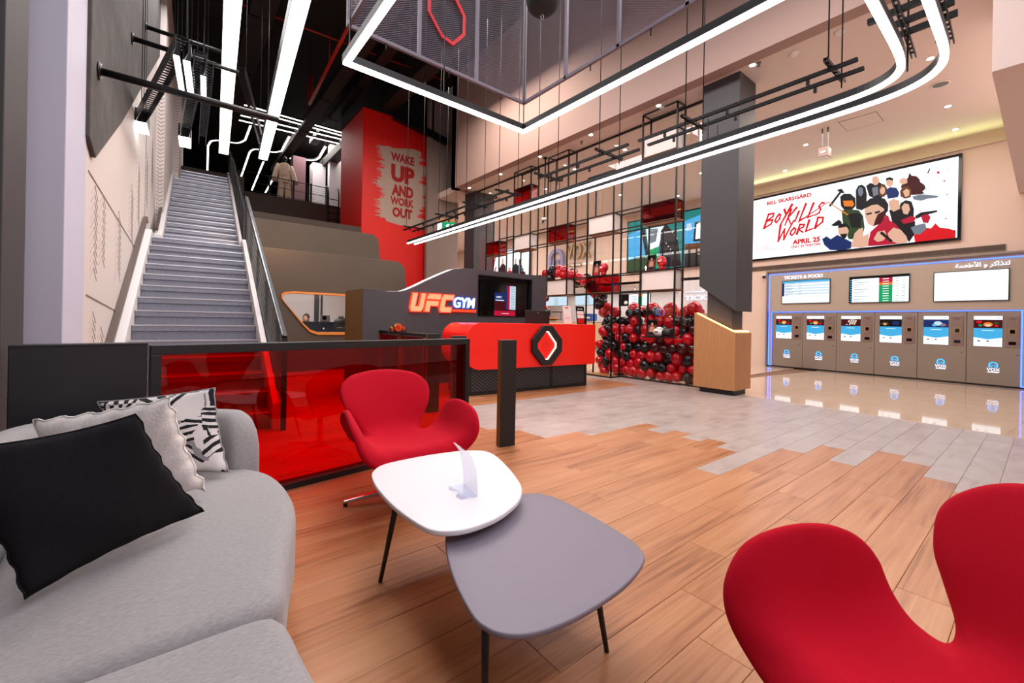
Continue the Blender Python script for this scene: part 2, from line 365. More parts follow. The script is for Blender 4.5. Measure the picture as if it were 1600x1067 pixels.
def spline(pts, n, closed=True):
    out = []; N = len(pts); R = N if closed else N - 1
    for i in range(R):
        p = [Vector(pts[(i + d) % N] if closed else pts[min(max(i + d, 0), N - 1)]) for d in (-1, 0, 1, 2)]
        for k in range(n):
            t = k / n; out.append(0.5 * ((2 * p[1]) + (p[2] - p[0]) * t + (2 * p[0] - 5 * p[1] + 4 * p[2] - p[3]) * t * t + (3 * p[1] - p[0] - 3 * p[2] + p[3]) * t ** 3))
    if not closed: out.append(Vector(pts[-1]))
    return out

# ================================================================== SETTING
# ---- floor: slab with planks and tiles laid on it
fl = struct(MB('grout').box(-3.0, -3.0, -0.15, 20.0, 24.0, -0.02), 'floor')
_tile_cache = {}
def floor_piece(name, m, x0, y0, x1, y1, rot=None, z=0.0):
    key = (name, round(x1 - x0, 3), round(y1 - y0, 3)); g = 0.0007; c = 0.0016
    if key not in _tile_cache:
        a, b = (x1 - x0) / 2 - g, (y1 - y0) / 2 - g
        mb = MB(m); vs = [(sx * a, sy * b, -0.018) for sx, sy in ((-1, -1), (1, -1), (1, 1), (-1, 1))] + [(sx * a, sy * b, -0.0015) for sx, sy in ((-1, -1), (1, -1), (1, 1), (-1, 1))] + [(sx * (a - c), sy * (b - c), 0) for sx, sy in ((-1, -1), (1, -1), (1, 1), (-1, 1))]
        mb.add(vs, [[8, 9, 10, 11]] + [[i + o, (i + 1) % 4 + o, (i + 1) % 4 + o + 4, i + o + 4] for o in (0, 4) for i in range(4)])
        o = mb.build(name, fl); _tile_cache[key] = o.data
    else:
        o = bpy.data.objects.new(name, _tile_cache[key]); COL.objects.link(o); o.parent = fl
    p = Vector(((x0 + x1) / 2, (y0 + y1) / 2, z + random.uniform(-0.0003, 0.0003)))
    if rot: o.rotation_euler = (0, 0, rot[1]); p = Vector((rot[0][0] + p.x * math.cos(rot[1]) - p.y * math.sin(rot[1]), rot[0][1] + p.x * math.sin(rot[1]) + p.y * math.cos(rot[1]), p.z))
    o.location = p; return o
def seen(x, y):
    d = x * 0.62273 + y * 0.78244; l = x * 0.78244 - y * 0.62273
    return d > 0.2 and abs(l) < 1.25 * d + 0.9
ENDS = {-1: 4.4, 0: 4.9, 1: 4.55, 2: 4.80, 3: 5.2, 4: 5.43, 5: 4.66, 6: 5.19, 7: 4.71, 8: 3.45, 9: 4.22, 10: 4.46, 11: 4.27, 12: 4.48, 13: 4.24, 14: 4.50, 15: 3.51, 16: 3.04, 17: 3.03, 18: 2.84, 19: 2.75, 20: 2.6, 21: 2.9}
FARWOOD = MB('wood_plank')
for k in range(-3, 54):
    y0 = 0.03 + 0.2 * k; y1 = y0 + 0.2; end = ENDS.get(k, 2.6 if k < 25 else 7.2); lim = 8.0 if k < 20 else 7.86
    if k < -1: end = 4.6
    x = end - random.choice((0.45, 0.7, 0.95, 1.2)); xr = end
    while xr > -1.2:
        if xr - x > 0.05 and (seen((x + xr) / 2, y0)):
            if y0 < 6.2: floor_piece('wood_plank', 'wood_plank', x, y0, xr, y1)
            else: FARWOOD.box(x + .001, y0 + .001, -.018, xr - .001, y1 - .001, random.uniform(-.0004, .0004))
        xr = x; x -= 1.2
    x = end
    while x < lim - 0.01:
        xe = min(x + (1.2 if x > end else random.choice((0.5, 0.8, 1.2))), lim)
        if seen((x + xe) / 2, y0): floor_piece('grey_tile', 'grey_tile', x, y0, xe, y1)
        x = xe
tag(FARWOOD.build('far_wood_plank', fl), kind='stuff')
# the polished tiles start along a slightly skewed line
CT = ((7.455, 0.31), -0.0917)
for i in range(0, 8):
    for j in range(-3, 7):
        floor_piece('cream_tile', 'cream_tile', i * 1.2, j * 0.6, (i + 1) * 1.2, (j + 1) * 0.6, CT, 0.0022)
far = MB('cream_tile')
for i in range(0, 9):
    for j in range(0, 17):
        x0, y0 = 7.92 + i * 1.2, 4.55 + j * 1.2
        far.box(x0 + 0.002, y0 + 0.002, -0.018, x0 + 1.198, y0 + 1.198, 0.0)
o = far.build('far_cream_tile', fl); o['kind'] = 'stuff'

# ---- pillars and wall beside the stair
struct(MB('dark_gray_paint').box(-1.6, 3.20, 0, -0.655, 3.62, 9.5), 'pillar', bevel=0.004)
mb = MB('lavender_paint').box(-1.5, 4.15, 0, -0.574, 5.0, 9.5)
struct(mb, 'pillar', bevel=0.006)
YAW = -0.0371481
SF = Fr((-0.38214, 6.5384, 0), (math.cos(YAW), math.sin(YAW), 0), (-math.sin(YAW), math.cos(YAW), 0), (0, 0, 1))   # stair frame: across, along, up
def WF(u): return Fr(SF(u, 0, 0), SF.v, (0, 0, 1))      # vertical plane along the stair
mb = MB('wall_cream').prism(WF(-0.14), [(-1.62, 0), (12.5, 0), (12.5, 10.5), (-1.62, 10.5)], 0.0, -0.12)
wl = struct(mb, 'wall_left')
cp = MB('concrete').prism(WF(-0.14), [(-1.6, 2.66), (-1.33, 2.56), (0.2, 3.43), (3.2, 5.32), (7.0, 7.7), (11.4, 10.4), (-1.6, 10.4)], 0.0, 0.035)
o = cp.build('concrete_panel', wl, bevel=0.008); o['label'] = 'rough grey concrete face with a slanted lower edge'
mb = MB('taupe_wall')
wf = WF(-0.14)
mb.beam(wf(-1.42, 2.42, .002), wf(3.6, 1.75 + .35, .002), 0.006, 0.012); mb.beam(wf(-1.42, 1.36, .002), wf(1.3, 1.16, .002), 0.006, 0.012); mb.beam(wf(3.4, 0.5, .002), wf(3.4, 4.9, .002), 0.006, 0.012)
mb.build('panel_joint', wl)
mat('engraving', '#b7a19a', 0.7)
mb = MB('engraving')                            # engraved nested chevrons on the panels
for cv, z0, n, hw in ((-1.12, 1.62, 11, .16), (-.70, 1.78, 9, .16), (.35, 1.75, 10, .22), (-1.12, .55, 10, .16), (-.70, .55, 8, .16), (1.5, 2.35, 10, .25), (2.3, 2.75, 12, .25), (3.6, 3.3, 12, .28), (4.6, 3.9, 12, .28)):
    for i in range(n):
        z = z0 + i * .075
        mb.beam(wf(cv - hw, z - hw * .7, .002), wf(cv, z, .002), .003, .005).beam(wf(cv, z, .002), wf(cv + hw, z - hw * .7, .002), .003, .005)
o = mb.build('engraved_line', wl); o['kind'] = 'stuff'
# returns where the flights narrow, facing the lounge
for v0, u0, u1, zb in ((5.6, -0.14, 0.0, 3.0), (9.2, 0.0, 0.14, 5.0)):
    mb = MB('wall_cream').prism(Fr(SF(0, v0, 0), SF.u, (0, 0, 1)), [(u0 - 0.02, 0), (u1, 0), (u1, 10), (u0 - 0.02, 10)], 0, -6.5 if v0 < 6 else -4)
    o = mb.build('return_panel', wl)
    mb = MB('taupe_wall'); fr = Fr(SF(0, v0 - 0.003, 0), SF.u, (0, 0, 1))
    for i in range(34):
        z = zb + 0.35 + i * 0.085
        mb.beam(fr(u0 + 0.015, z + 0.05), fr((u0 + u1) / 2, z), 0.004, 0.012); mb.beam(fr((u0 + u1) / 2, z), fr(u1 - 0.01, z + 0.05), 0.004, 0.012)
    o = mb.build('engraved_line', wl); o['kind'] = 'stuff'

# ---- ceilings, beam, walls
BX = 7.1
beam = struct(MB('beam_paint').box(BX, -2.5, 5.48, BX + 0.25, 12.25, 9.2), 'beam')
struct(MB('ceiling_white').box(BX + 0.25, -2.5, 5.5, 14.35, 24.2, 5.7), 'ceiling')
ck = struct(MB('ceiling_black').box(-3.0, -2.0, 9.2, BX + 0.3, 32.0, 9.4), 'ceiling')
o = MB('beam_paint').box(BX, 12.0, 5.48, 9.2, 12.25, 9.2).build('beam_end', beam)
struct(MB('taupe_wall').box(6.95, 13.6, 0, 8.2, 13.75, 9.2), 'wall_back')
struct(MB('wall_peach').box(8.0, 24.0, 0, 18.5, 24.2, 6.0), 'wall_back')
struct(MB('wall_peach').box(8.0, 13.75, 0, 8.2, 24.0, 6.0), 'wall_back')
struct(MB('column_gray').box(7.80, 11.9, 0, 8.60, 12.5, 5.5), 'pillar', bevel=0.004)
KP = Vector((14.107, 5.267, 0)); KD = Vector((-0.080281, -0.996772, 0)); KN = Vector((-0.996772, 0.080281, 0))
KF = Fr(KP, KD, (0, 0, 1), KN)                          # kiosk wall: along (to the right), up, out of the wall
mb = MB('wall_peach').prism(KF, [(-1.0, 0), (9.0, 0), (9.0, 6.2), (-1.0, 6.2)], 0, -0.25)
wk = struct(mb, 'wall_right')
MB('wall_peach').box(14.1, 6.2, 2.72, 14.35, 24.0, 6.2).build('upper_panel', wk)
# dropped soffit at the right edge
mat('soffit_lightened', '#dccac4', .7)  # beam paint made lighter to make up for the low light here
struct(MB('soffit_lightened').box(7.05, -3.0, 4.05, 13.75, 0.43, 5.5), 'beam')
# hall behind the lounge camera and room ends, closing the shell
struct(MB('wall_cream').box(-3.0, -2.6, 0, 14.3, -2.5, 9.2), 'wall_rear')
struct(MB('dark_gray_paint').box(-3.1, -2.6, 0, -3.0, 33, 9.2), 'wall_side')
struct(MB('ceiling_black').box(-3.0, 32.0, 0, 12.0, 32.2, 9.2), 'wall_back')

# ---- concession recess behind the glass
rec = struct(MB('white_paint').box(17.2, 6.0, 0, 17.35, 18.2, 3.4), 'wall_back')
struct(MB('ceiling_white').box(14.1, 5.9, 2.74, 17.3, 18.2, 2.84), 'ceiling')

# ---- column with veneered base
SFy = Fr((7.45, 0, 0), (0, 1, 0), (0, 0, 1), (1, 0, 0))
col = struct(MB('column_gray').prism(SFy, [(3.30, 1.44), (3.95, 1.90), (3.95, 5.5), (3.30, 5.5)], 0, 0.62), 'pillar', bevel=0.004)
MB('column_gray').box(7.58, 3.42, 0.9, 7.98, 3.86, 1.95).build('recess_core', col)
MB('oak_veneer').prism(SFy, [(3.29, 0.09), (4.02, 0.09), (4.02, 1.42), (3.29, 1.07)], -0.02, 0.60).build('veneer_base', col, bevel=0.004)
MB('led_warm').prism(SFy, [(3.33, 1.092), (3.98, 1.405), (3.98, 1.415), (3.33, 1.102)], 0.0, 0.05).prism(SFy, [(3.32, 1.088), (3.36, 1.105), (3.36, 1.115), (3.32, 1.098)], 0.05, 0.58).build('light_strip', col)
MB('black_powder').box(7.49, 3.335, 0, 7.95, 3.93, 0.09).build('plinth', col)

# ---- glass wall behind the shelving
wg = struct(MB('clear_glass').box(7.90, 4.0, 0.02, 7.912, 6.66, 5.48), 'window_1')
for y0, y1, z0 in ((6.67, 9.0, 2.62), (9.01, 11.9, 0.02)):
    MB('clear_glass').box(7.90, y0, z0, 7.912, y1, 5.48).build('pane', wg)
mb = MB('black_metal').box(7.885, 4.0, 0, 7.925, 6.66, 0.02).box(7.885, 9.0, 0, 7.925, 11.9, 0.02).box(7.885, 4.0, 5.46, 7.925, 11.9, 5.5)
mb.build('channel', wg)

# ---- red wall block with painted mural
RX = 4.80
rw = struct(MB('red_wall').box(RX, 14.0, 0, 7.55, 16.3, 8.1), 'wall_middle', bevel=0.004)
MB('ceiling_black').box(RX - 0.02, 14.0, 8.1, 7.55, 16.3, 9.2).build('dark_header', rw)

# mural on the red wall
RF = Fr((0, 14.0, 0), (1, 0, 0), (0, 0, 1), (0, -1, 0))
SPL = [(5.381,6.979),(5.653,7.052),(5.832,7.026),(6.196,7.105),(6.571,7.193),(6.862,7.163),(6.884,7.037),(6.706,6.9),(6.933,6.94),(6.741,6.703),(6.84,6.637),(7.116,6.673),(7.141,6.437),(6.847,6.33),(6.914,6.206),(6.754,6.081),(6.853,6.02),(7.084,5.972),(7.121,5.768),(6.925,5.66),(7.028,5.449),(6.999,5.233),(6.805,5.15),(6.905,5.006),(6.715,4.83),(7.075,4.734),(7.047,4.489),(6.625,4.484),(6.125,4.437),(5.643,4.505),(5.582,4.609),(5.396,4.66),(5.462,4.814),(5.39,4.96),(5.458,5.039),(5.386,5.166),(5.568,5.342),(5.654,5.444),(5.507,5.499),(5.65,5.58),(5.36,5.64),(5.282,5.789),(5.499,5.921),(5.409,6.098),(5.55,6.3),(5.637,6.378),(5.432,6.44),(5.546,6.525),(5.427,6.68),(5.483,6.764),(5.384,6.85)]
mb = MB('mural_cream').prism(RF, SPL, 0.0, 0.005); rb = random.Random(4)
for i in range(len(SPL)):                            # bristle streaks along both ragged sides
    a, b = SPL[i], SPL[(i + 1) % len(SPL)]
    for k in range(5):
        q = rb.random(); x, z = a[0] + (b[0] - a[0]) * q, a[1] + (b[1] - a[1]) * q; sg = 1 if x > 6.2 else -1; l = rb.uniform(.05, .26); h = rb.uniform(.008, .022)
        if 4.6 < z < 7.0: mb.prism(RF, [(x - sg * .10, z - h), (x + sg * l * .6, z - h * .6), (x + sg * l, z + h * .3), (x - sg * .10, z + h)], 0.001, 0.0022 + (i * 5 + k) * .000008)
o = mb.build('mural', rw); o['label'] = 'pale brush-splash mural with red lettering'
mb = MB('mural_red')
for t, x0, z0, x1, z1, b in (('WAKE', 5.75, 6.60, 6.61, 6.89, .045), ('UP', 5.77, 5.90, 6.63, 6.50, .06), ('AND', 5.80, 5.43, 6.59, 5.82, .055), ('WORK', 5.76, 5.11, 6.62, 5.39, .045), ('OUT', 5.84, 4.70, 6.57, 5.04, .055)):
    mb.text(t, RF, x0, z0, x1, z1, 0.005, 0.008, b)
mb.build('lettering', rw)

# black ceiling services
for n, (x, y0, y1, z, a, b) in enumerate(((1.6, 3, 20, 8.6, .5, .3), (3.9, 6, 24, 8.5, .35, .25), (4.7, 5, 20, 8.8, .3, .2), (5.6, 9, 22, 8.4, .45, .35))):
    t = thing('air_duct', ('wide dark duct high above the stair lights', 'dark brown duct beside the red sprinkler pipe', 'narrow dark duct under the black ceiling', 'square dark duct nearest the red wall')[n], 'duct', (x, y0, z))
    MB('duct').box(x - a / 2, y0, z - b / 2, x + a / 2, y1, z + b / 2).build('casing', t)
    for i in range(int(y0), int(y1), 3): MB('black_metal').box(x - a / 2 - .02, i, z - b / 2 - .02, x + a / 2 + .02, i + .04, z + b / 2 + .02).beam((x, i + .02, z + b / 2), (x, i + .02, 9.25), .015, .015).build('hanger', t)
t = thing('sprinkler_pipe', 'bright red sprinkler pipe running under the black ceiling', 'pipe', (3.3, 10, 8.2))
MB('pipe_red').tube([(3.15, 9.0, 8.2), (3.44, 15.2, 8.2), (3.46, 15.3, 8.35), (3.46, 15.3, 9.2)], .045).build('pipe', t)
for y in (10, 12.5, 14.8): MB('pipe_red').tube([(3.2 + (y - 10) * .047, y, 8.2), (3.2 + (y - 10) * .047, y, 9.25)], .012, 6).build('hanger', t)
t = thing('sprinkler_pipe', 'thin dull red pipe crossing the black ceiling over the stairs', 'pipe', (1.5, 12, 8.9))
MB('pipe_red').tube([(-0.3, 12.6, 8.9), (6.8, 12.2, 8.9)], .022).build('pipe', t)
t = thing('ceiling_truss', 'dark steel beam along the top of the red wall', 'beam', (6.0, 13.9, 7.9))
MB('black_metal').beam((5.75, 13.8, 8.05), (7.6, 13.5, 7.55), .2, .22).build('chord', t)
MB('black_metal').beam((5.75, 13.8, 8.05), (5.75, 13.8, 9.25), .06, .06).beam((7.1, 13.6, 7.7), (7.1, 13.6, 9.25), .06, .06).build('hanger', t)

# ================================================================== STAIRS
st = thing('staircase', 'long straight grey steel staircase rising beside the cream panelled wall', 'stairs', (-0.38214, 6.5384, 0), YAW)
RUN, RISE, W = 0.3166, 0.1793, 1.281
FL = [(-4 * RUN, 0.8966 - 4 * RISE, 14, 0.0, 4.55), (4.55, 2.69, 14, 0.06, 9.83), (9.83, 5.20, 6, 0.12, 13.0)]
for v0, z0, n, u0, vend in FL:
    for i in range(n):
        v, z = v0 + i * RUN, z0 + i * RISE; last = i == n - 1
        d = (vend - v) if last else RUN + 0.02
        tr = MB('stair_steel').prism(SF, [(u0, v), (u0 + W - u0 * 0, v), (u0 + W, v + d), (u0, v + d)], z - 0.012, z).build('tread', st)
        mb = MB('nosing_steel').prism(SF, [(u0, v - 0.012), (u0 + W, v - 0.012), (u0 + W, v + 0.022), (u0, v + 0.022)], z - 0.012, z + 0.003); mb.build('nosing', tr)
        MB('stair_steel').prism(SF, [(u0, v), (u0 + W, v), (u0 + W, v + 0.006), (u0, v + 0.006)], z - 0.075, z - 0.006).prism(SF, [(u0, v + 0.03), (u0 + W, v + 0.03), (u0 + W, v + 0.036), (u0, v + 0.036)], z - RISE, z - 0.05).build('riser', st)
    va, vb, za, zb = v0 - 0.2, v0 + (n - 1) * RUN + 0.25, z0, z0 + (n - 1) * RISE
    pts = [(v0 - 0.12, z0 - RISE), (v0 - 0.12, z0 + 0.10), (vb - 0.16, zb + 0.13), (vend, zb + 0.13), (vend, zb - 0.25), (vb, zb - 0.25), (v0 + 0.5, z0 - RISE if z0 < .3 else z0 - .3)]
    MB('stringer_white').prism(WF(u0 - 0.13), pts, 0.0, 0.125).build('stringer', st, bevel=.003)
    MB('stringer_white').prism(WF(u0 + W + 0.005), pts, 0.0, 0.06).build('stringer', st, bevel=.003)
    # wall handrail on the left
    k = RISE / RUN
    f = WF(u0 - 0.10); q = [f(v0 - 0.1, z0 + 0.20), f(vb, zb + 0.34)]
    MB('rail_brown').beam(q[0], q[1], 0.05, 0.06).beam(f(vb, zb + .34), f(vb + .12, zb + .30), .05, .06).build('wall_handrail', st)
    # guard rail on the right
    f = WF(u0 + W + 0.10)
    g = MB('black_powder').beam(f(v0 - 0.15, z0 + 0.80), f(vb + 0.3, zb + 0.98 + .05), .05, .05).beam(f(v0 - 0.15, z0 + 0.80), f(v0 - 0.15, max(0, z0 - RISE)), .05, .05)
    g.beam(f(vb + .3, zb + 1.03), f(vb + .3, zb + .1), .06, .05).beam(f(v0 - .1, z0 + .12), f(vb + .3, zb + .22), .03, .03)
    gr = g.build('guard_frame', st)
    MB('aluminium').beam(f(v0 - 0.15, z0 + 0.832, -.018), f(vb + 0.3, zb + 1.062, -.018), .010, .012).build('top_rail', st)  # thin bright strip painting the highlight along the black rail
    for i in range(4):
        t_ = (i + .5) / 4; v = v0 + (vb - v0) * t_; z = z0 + (zb - z0) * t_
        MB('black_powder').beam(f(v, z - .15, .03), f(v, z + .86, .03), .07, .03).build('guard_post', st)
    mb = MB('black_metal')
    for j in range(6): mb.beam(f(v0 - .12, z0 + .22 + j * .1), f(vb + .28, zb + .34 + j * .11), .012, .012)
    mb.build('guard_wire', st)

# ================================================================== TIERED SEATING
ts = thing('tiered_seating', 'broad dark brown tiered seating block with rounded corners beside the staircase', 'bleacher', (1.3, 10.4, 0))
TF = lambda y: Fr((0, y, 0), (1, 0, 0), (0, 0, 1), (0, -1, 0))
def rc(x0, z0, x1, z1, r, slope):                     # outline with a rounded upper right corner
    return [(x0, z0), (x1 + slope, z0)] + [(x1 - r + r * math.cos(a), z1 - r + r * math.sin(a)) for a in [i * math.pi / 16 for i in range(9)]] + [(x0, z1)]
WIN = [(1.92, 1.75), (1.86, 1.70), (1.855, 1.62), (1.90, 1.54), (2.30, 1.03), (2.45, 0.87), (2.62, 0.81), (4.2, 0.80), (4.2, 1.765), (2.1, 1.775)]
def inset(p, k): c = (sum(a for a, b in p) / len(p), sum(b for a, b in p) / len(p)); return [(c[0] + (a - c[0]) * (1 - k / 1.15), c[1] + (b - c[1]) * (1 - k / .5)) for a, b in p]
o1 = rc(1.27, 0, 4.72, 2.68, 0.28, 0.22)
MB('bleacher_brown').prism(TF(10.4), o1, 0.0, -0.10, [WIN[::-1]]).build('tier_front', ts, bevel=.02)
MB('bleacher_brown').box(1.27, 10.5, 2.56, 4.45, 12.0, 2.66).build('tier_top', ts)
MB('bleacher_brown').box(4.62, 10.5, 0, 4.72, 12.0, 2.42).build('tier_side', ts)
MB('bleacher_brown').prism(TF(12.0), rc(1.3, 2.5, 4.62, 3.60, 0.24, 0.12), 0.0, -1.3).build('tier_front', ts, bevel=.02)
MB('bleacher_dark').prism(TF(13.3), rc(1.3, 3.4, 4.55, 4.03, 0.04, 0), 0.0, -0.65).build('tier_front', ts)
MB('bleacher_dark').box(1.3, 13.9, 3.6, 4.78, 18.9, 3.98).build('tier_top', ts)
MB('orange_wood').prism(TF(10.4), WIN, 0.03, -0.13, [inset(WIN, .055)[::-1]]).build('window_frame', ts, bevel=.006)
MB('clear_glass').prism(TF(10.46), inset(WIN, .05), 0.004, -0.004).build('window_pane', ts)
struct(MB('bleacher_dark').box(1.2, 18.8, 3.9, 9.5, 32, 5.9), 'floor', bevel=0)
struct(MB('bleacher_dark').prism(SF, [(-.2, 11.2), (1.9, 11.2), (1.9, 25), (-.2, 25)], 5.5, 6.09), 'floor')
struct(MB('pink_pillar').box(4.13, 21.0, 5.9, 4.65, 21.6, 8.4), 'pillar'); struct(MB('white_paint').box(4.95, 21.0, 5.9, 5.5, 21.6, 8.3), 'pillar')
struct(MB('white_paint').box(5.46, 20.2, 5.9, 6.6, 20.5, 9.2), 'wall_back')
# office behind the orange window
struct(MB('wall_cream').box(1.0, 13.1, 0, 4.75, 13.2, 2.5), 'wall_back'); struct(MB('white_paint').box(1.2, 10.6, 2.46, 4.6, 13.1, 2.52), 'ceiling'); struct(MB('wall_cream').box(1.15, 10.55, 0, 1.25, 13.2, 2.5), 'wall_back')
area('office_light', (2.9, 11.6, 2.4), 0.8, 42, (1, .92, .88), size_y=.8)
struct(MB('dark_gray_paint').box(3.19, 13.02, 0, 3.30, 13.1, 2.46).box(3.36, 13.04, 0, 3.40, 13.1, 2.46), 'trim_1')
t = thing('desk_divider', 'dark grey fabric desk divider behind the orange-framed window', 'divider', (2.8, 11.75, 0))
MB('cloth_dark').box(1.5, 11.72, .45, 2.19, 11.77, 1.105).build('panel', t, bevel=.008); MB('cloth_dark').box(2.22, 11.72, .45, 4.3, 11.77, 1.10).build('panel', t, bevel=.008)
MB('aluminium').box(2.192, 11.715, 0, 2.218, 11.775, 1.11).box(1.48, 11.715, 0, 1.50, 11.775, 1.1).box(4.3, 11.715, 0, 4.32, 11.775, 1.1).build('post', t)
t = thing('office_desk', 'pale desk top under the office window sill', 'desk', (3, 11.2, 0)); MB('white_paint').box(1.7, 10.9, .70, 4.4, 11.68, .735).build('desk_top', t, bevel=.004)
for x in (1.8, 4.3): MB('aluminium').box(x - .03, 11.2, 0, x + .03, 11.4, .70).build('leg', t)
t = thing('backpack', 'black backpack standing on the office desk', 'backpack', (3.42, 11.35, .735))
mb = MB('bag_black').slab([(.19 * math.cos(a) + 3.42, .12 * math.sin(a) + 11.35) for a in [i * math.pi / 9 for i in range(18)]], .735, 1.20, .13, 5, .03); mb.build('body', t)
MB('bag_black').slab([(.15 * math.cos(a) + 3.42, .06 * math.sin(a) + 11.22) for a in [i * math.pi / 9 for i in range(18)]], .75, .98, .05, 4).build('front_pocket', t)
MB('bag_black').tube([(3.36, 11.36, 1.2), (3.37, 11.36, 1.25), (3.47, 11.36, 1.25), (3.48, 11.36, 1.2)], .012, 8).build('handle', t)
t = thing('water_bottle', 'clear water bottle on the office desk left of the black backpack', 'bottle', (2.98, 11.3, .735))
MB('acrylic').lathe([(.03, .735), (.035, .75), (.035, .87), (.014, .91), (.014, .93)], 14, Fr((2.98, 11.3, 0), (1, 0, 0), (0, 1, 0))).build('body', t); MB('sign_white').lathe([(.016, .93), (.016, .95)], 12, Fr((2.98, 11.3, 0), (1, 0, 0), (0, 1, 0))).build('cap', t)
t = thing('office_phone', 'small grey device standing on top of the divider', 'device', (3.12, 11.745, 1.10)); MB('gray_plastic').box(3.03, 11.70, 1.10, 3.24, 11.79, 1.27).build('body', t, bevel=.012); MB('screen_black').box(3.05, 11.695, 1.15, 3.15, 11.70, 1.25).build('screen', t)
t = thing('office_chair', 'dark red office chair back at the left end of the orange window', 'chair', (1.98, 12.3, 0))
MB('cloth_dark').slab([(1.98 + .22 * math.cos(a), 12.3 + .22 * math.sin(a)) for a in [i * math.pi / 10 for i in range(20)]], .44, .52, .03).build('seat', t)
mb = MB('poster_photo'); mb.prism(Fr((1.98, 12.08, 0), (1, 0, 0), (0, 0, 1)), spline([(-.2, .6, 0), (.2, .6, 0), (.24, .95, 0), (.18, 1.27, 0), (-.18, 1.27, 0), (-.24, .95, 0)], 4), 0, .05); mb.build('backrest', t, bevel=.015)
MB('black_metal').tube([(1.98, 12.3, .05), (1.98, 12.3, .45)], .03).build('stem', t); MB('black_metal').beam((1.7, 12.3, .04), (2.26, 12.3, .04), .05, .04).beam((1.98, 12.02, .04), (1.98, 12.58, .04), .05, .04).build('base', t)

def skin_body(name, m, V, E, R, parent, sub=2):
    me = bpy.data.meshes.new(name); me.from_pydata(V, E, []); me.materials.append(M[m])
    o = bpy.data.objects.new(name, me); COL.objects.link(o); o.parent = parent
    sk = o.modifiers.new('skin', 'SKIN'); sk.use_smooth_shade = True
    if not me.skin_vertices:
        bm = bmesh.new(); bm.from_mesh(me); bm.verts.layers.skin.verify(); bm.to_mesh(me); bm.free()
    for i, r in enumerate(R): me.skin_vertices[0].data[i].radius = r if isinstance(r, tuple) else (r, r)
    me.skin_vertices[0].data[0].use_root = True
    d = o.modifiers.new('sub', 'SUBSURF'); d.levels = sub; d.render_levels = sub
    return o
def head(t, c, face, s=1.0, skin='skin', hair=None):
    c = Vector(c); f = Vector(face).normalized(); r = Vector((f.y, -f.x, 0)); R_ = Matrix((r, -f, Vector((0, 0, 1)))).transposed()
    mb = MB(skin).ball((0, 0, 0), .075 * s, 20, 14, .115 * s, .095 * s)
    mb.ball((0, -.092 * s, -.01 * s), .014 * s, 8, 6, .026 * s, .02 * s)
    mb.ball((.076 * s, 0, -.005), .012 * s, 8, 6, .03 * s, .02 * s).ball((-.076 * s, 0, -.005), .012 * s, 8, 6, .03 * s, .02 * s).ball((0, -.04 * s, -.085 * s), .045 * s, 10, 8, .035 * s, .045 * s)
    mb.v = [R_ @ v + c for v in mb.v]; h = mb.build('head', t)
    mb = MB('sign_white' if skin == 'skin' else skin).ball((.03 * s, -.086 * s, .012 * s), .011 * s, 8, 6).ball((-.03 * s, -.086 * s, .012 * s), .011 * s, 8, 6); mb.mats = [M['table_white'] if skin == 'skin' else M[skin]]
    mb.use('hair').ball((.03 * s, -.095 * s, .012 * s), .006 * s, 6, 5).ball((-.03 * s, -.095 * s, .012 * s), .006 * s, 6, 5)
    mb.v = [R_ @ v + c for v in mb.v]; mb.build('eye', h)
    mb = MB('chair_red' if skin == 'skin' else skin).ball((0, -.09 * s, -.055 * s), .022 * s, 10, 6, .007 * s, .008 * s); mb.v = [R_ @ v + c for v in mb.v]; mb.build('mouth', h)
    if hair:
        mb = MB('hair').ball((0, .022 * s, .028 * s), .086 * s, 18, 12, .105 * s, .098 * s); mb.ball((0, .115 * s, .03 * s), .04 * s, 12, 8).tube([Vector((0, .13, .02)) * s, Vector((0, .17, -.06)) * s, Vector((0, .15, -.2)) * s], [.03 * s, .035 * s, .012 * s], 10)
        mb.v = [R_ @ v + c for v in mb.v]; mb.build('hair', h)
    return h
t = thing('person', 'woman with dark tied-back hair seated behind the grey office divider', 'person', (2.80, 12.35, 0))
V = [(0, .0, .50), (0, 0, .70), (0, 0, .92), (0, 0, 1.02), (0, -.01, 1.10), (.17, 0, .98), (.22, -.06, .72), (.16, -.30, .68), (-.17, 0, .98), (-.22, -.06, .72), (-.16, -.30, .68), (.10, -.15, .48), (.11, -.42, .47), (.11, -.44, .08), (-.10, -.15, .48), (-.11, -.42, .47), (-.11, -.44, .08)]
skin_body('body', 'cloth_dark', V, [(0, 1), (1, 2), (2, 3), (3, 4), (2, 5), (5, 6), (6, 7), (2, 8), (8, 9), (9, 10), (0, 11), (11, 12), (12, 13), (0, 14), (14, 15), (15, 16)], [(.15, .11), (.12, .09), (.15, .10), (.06, .055), (.048, .048), .055, .042, .032, .055, .042, .032, .08, .06, .045, .08, .06, .045], t)
head(t, (2.80, 12.33, 1.17), (-.5, -.8, -.25), 1.0, hair=True)
t = thing('office_stool', 'dark swivel chair under the woman in the office', 'chair', (2.80, 12.4, 0)); MB('cloth_dark').slab([(2.8 + .23 * math.cos(a), 12.4 + .23 * math.sin(a)) for a in [i * math.pi / 10 for i in range(20)]], .38, .46, .03).build('seat', t); MB('black_metal').tube([(2.8, 12.4, 0), (2.8, 12.4, .4)], .03).box(2.55, 12.37, 0, 3.05, 12.43, .05).build('base', t)

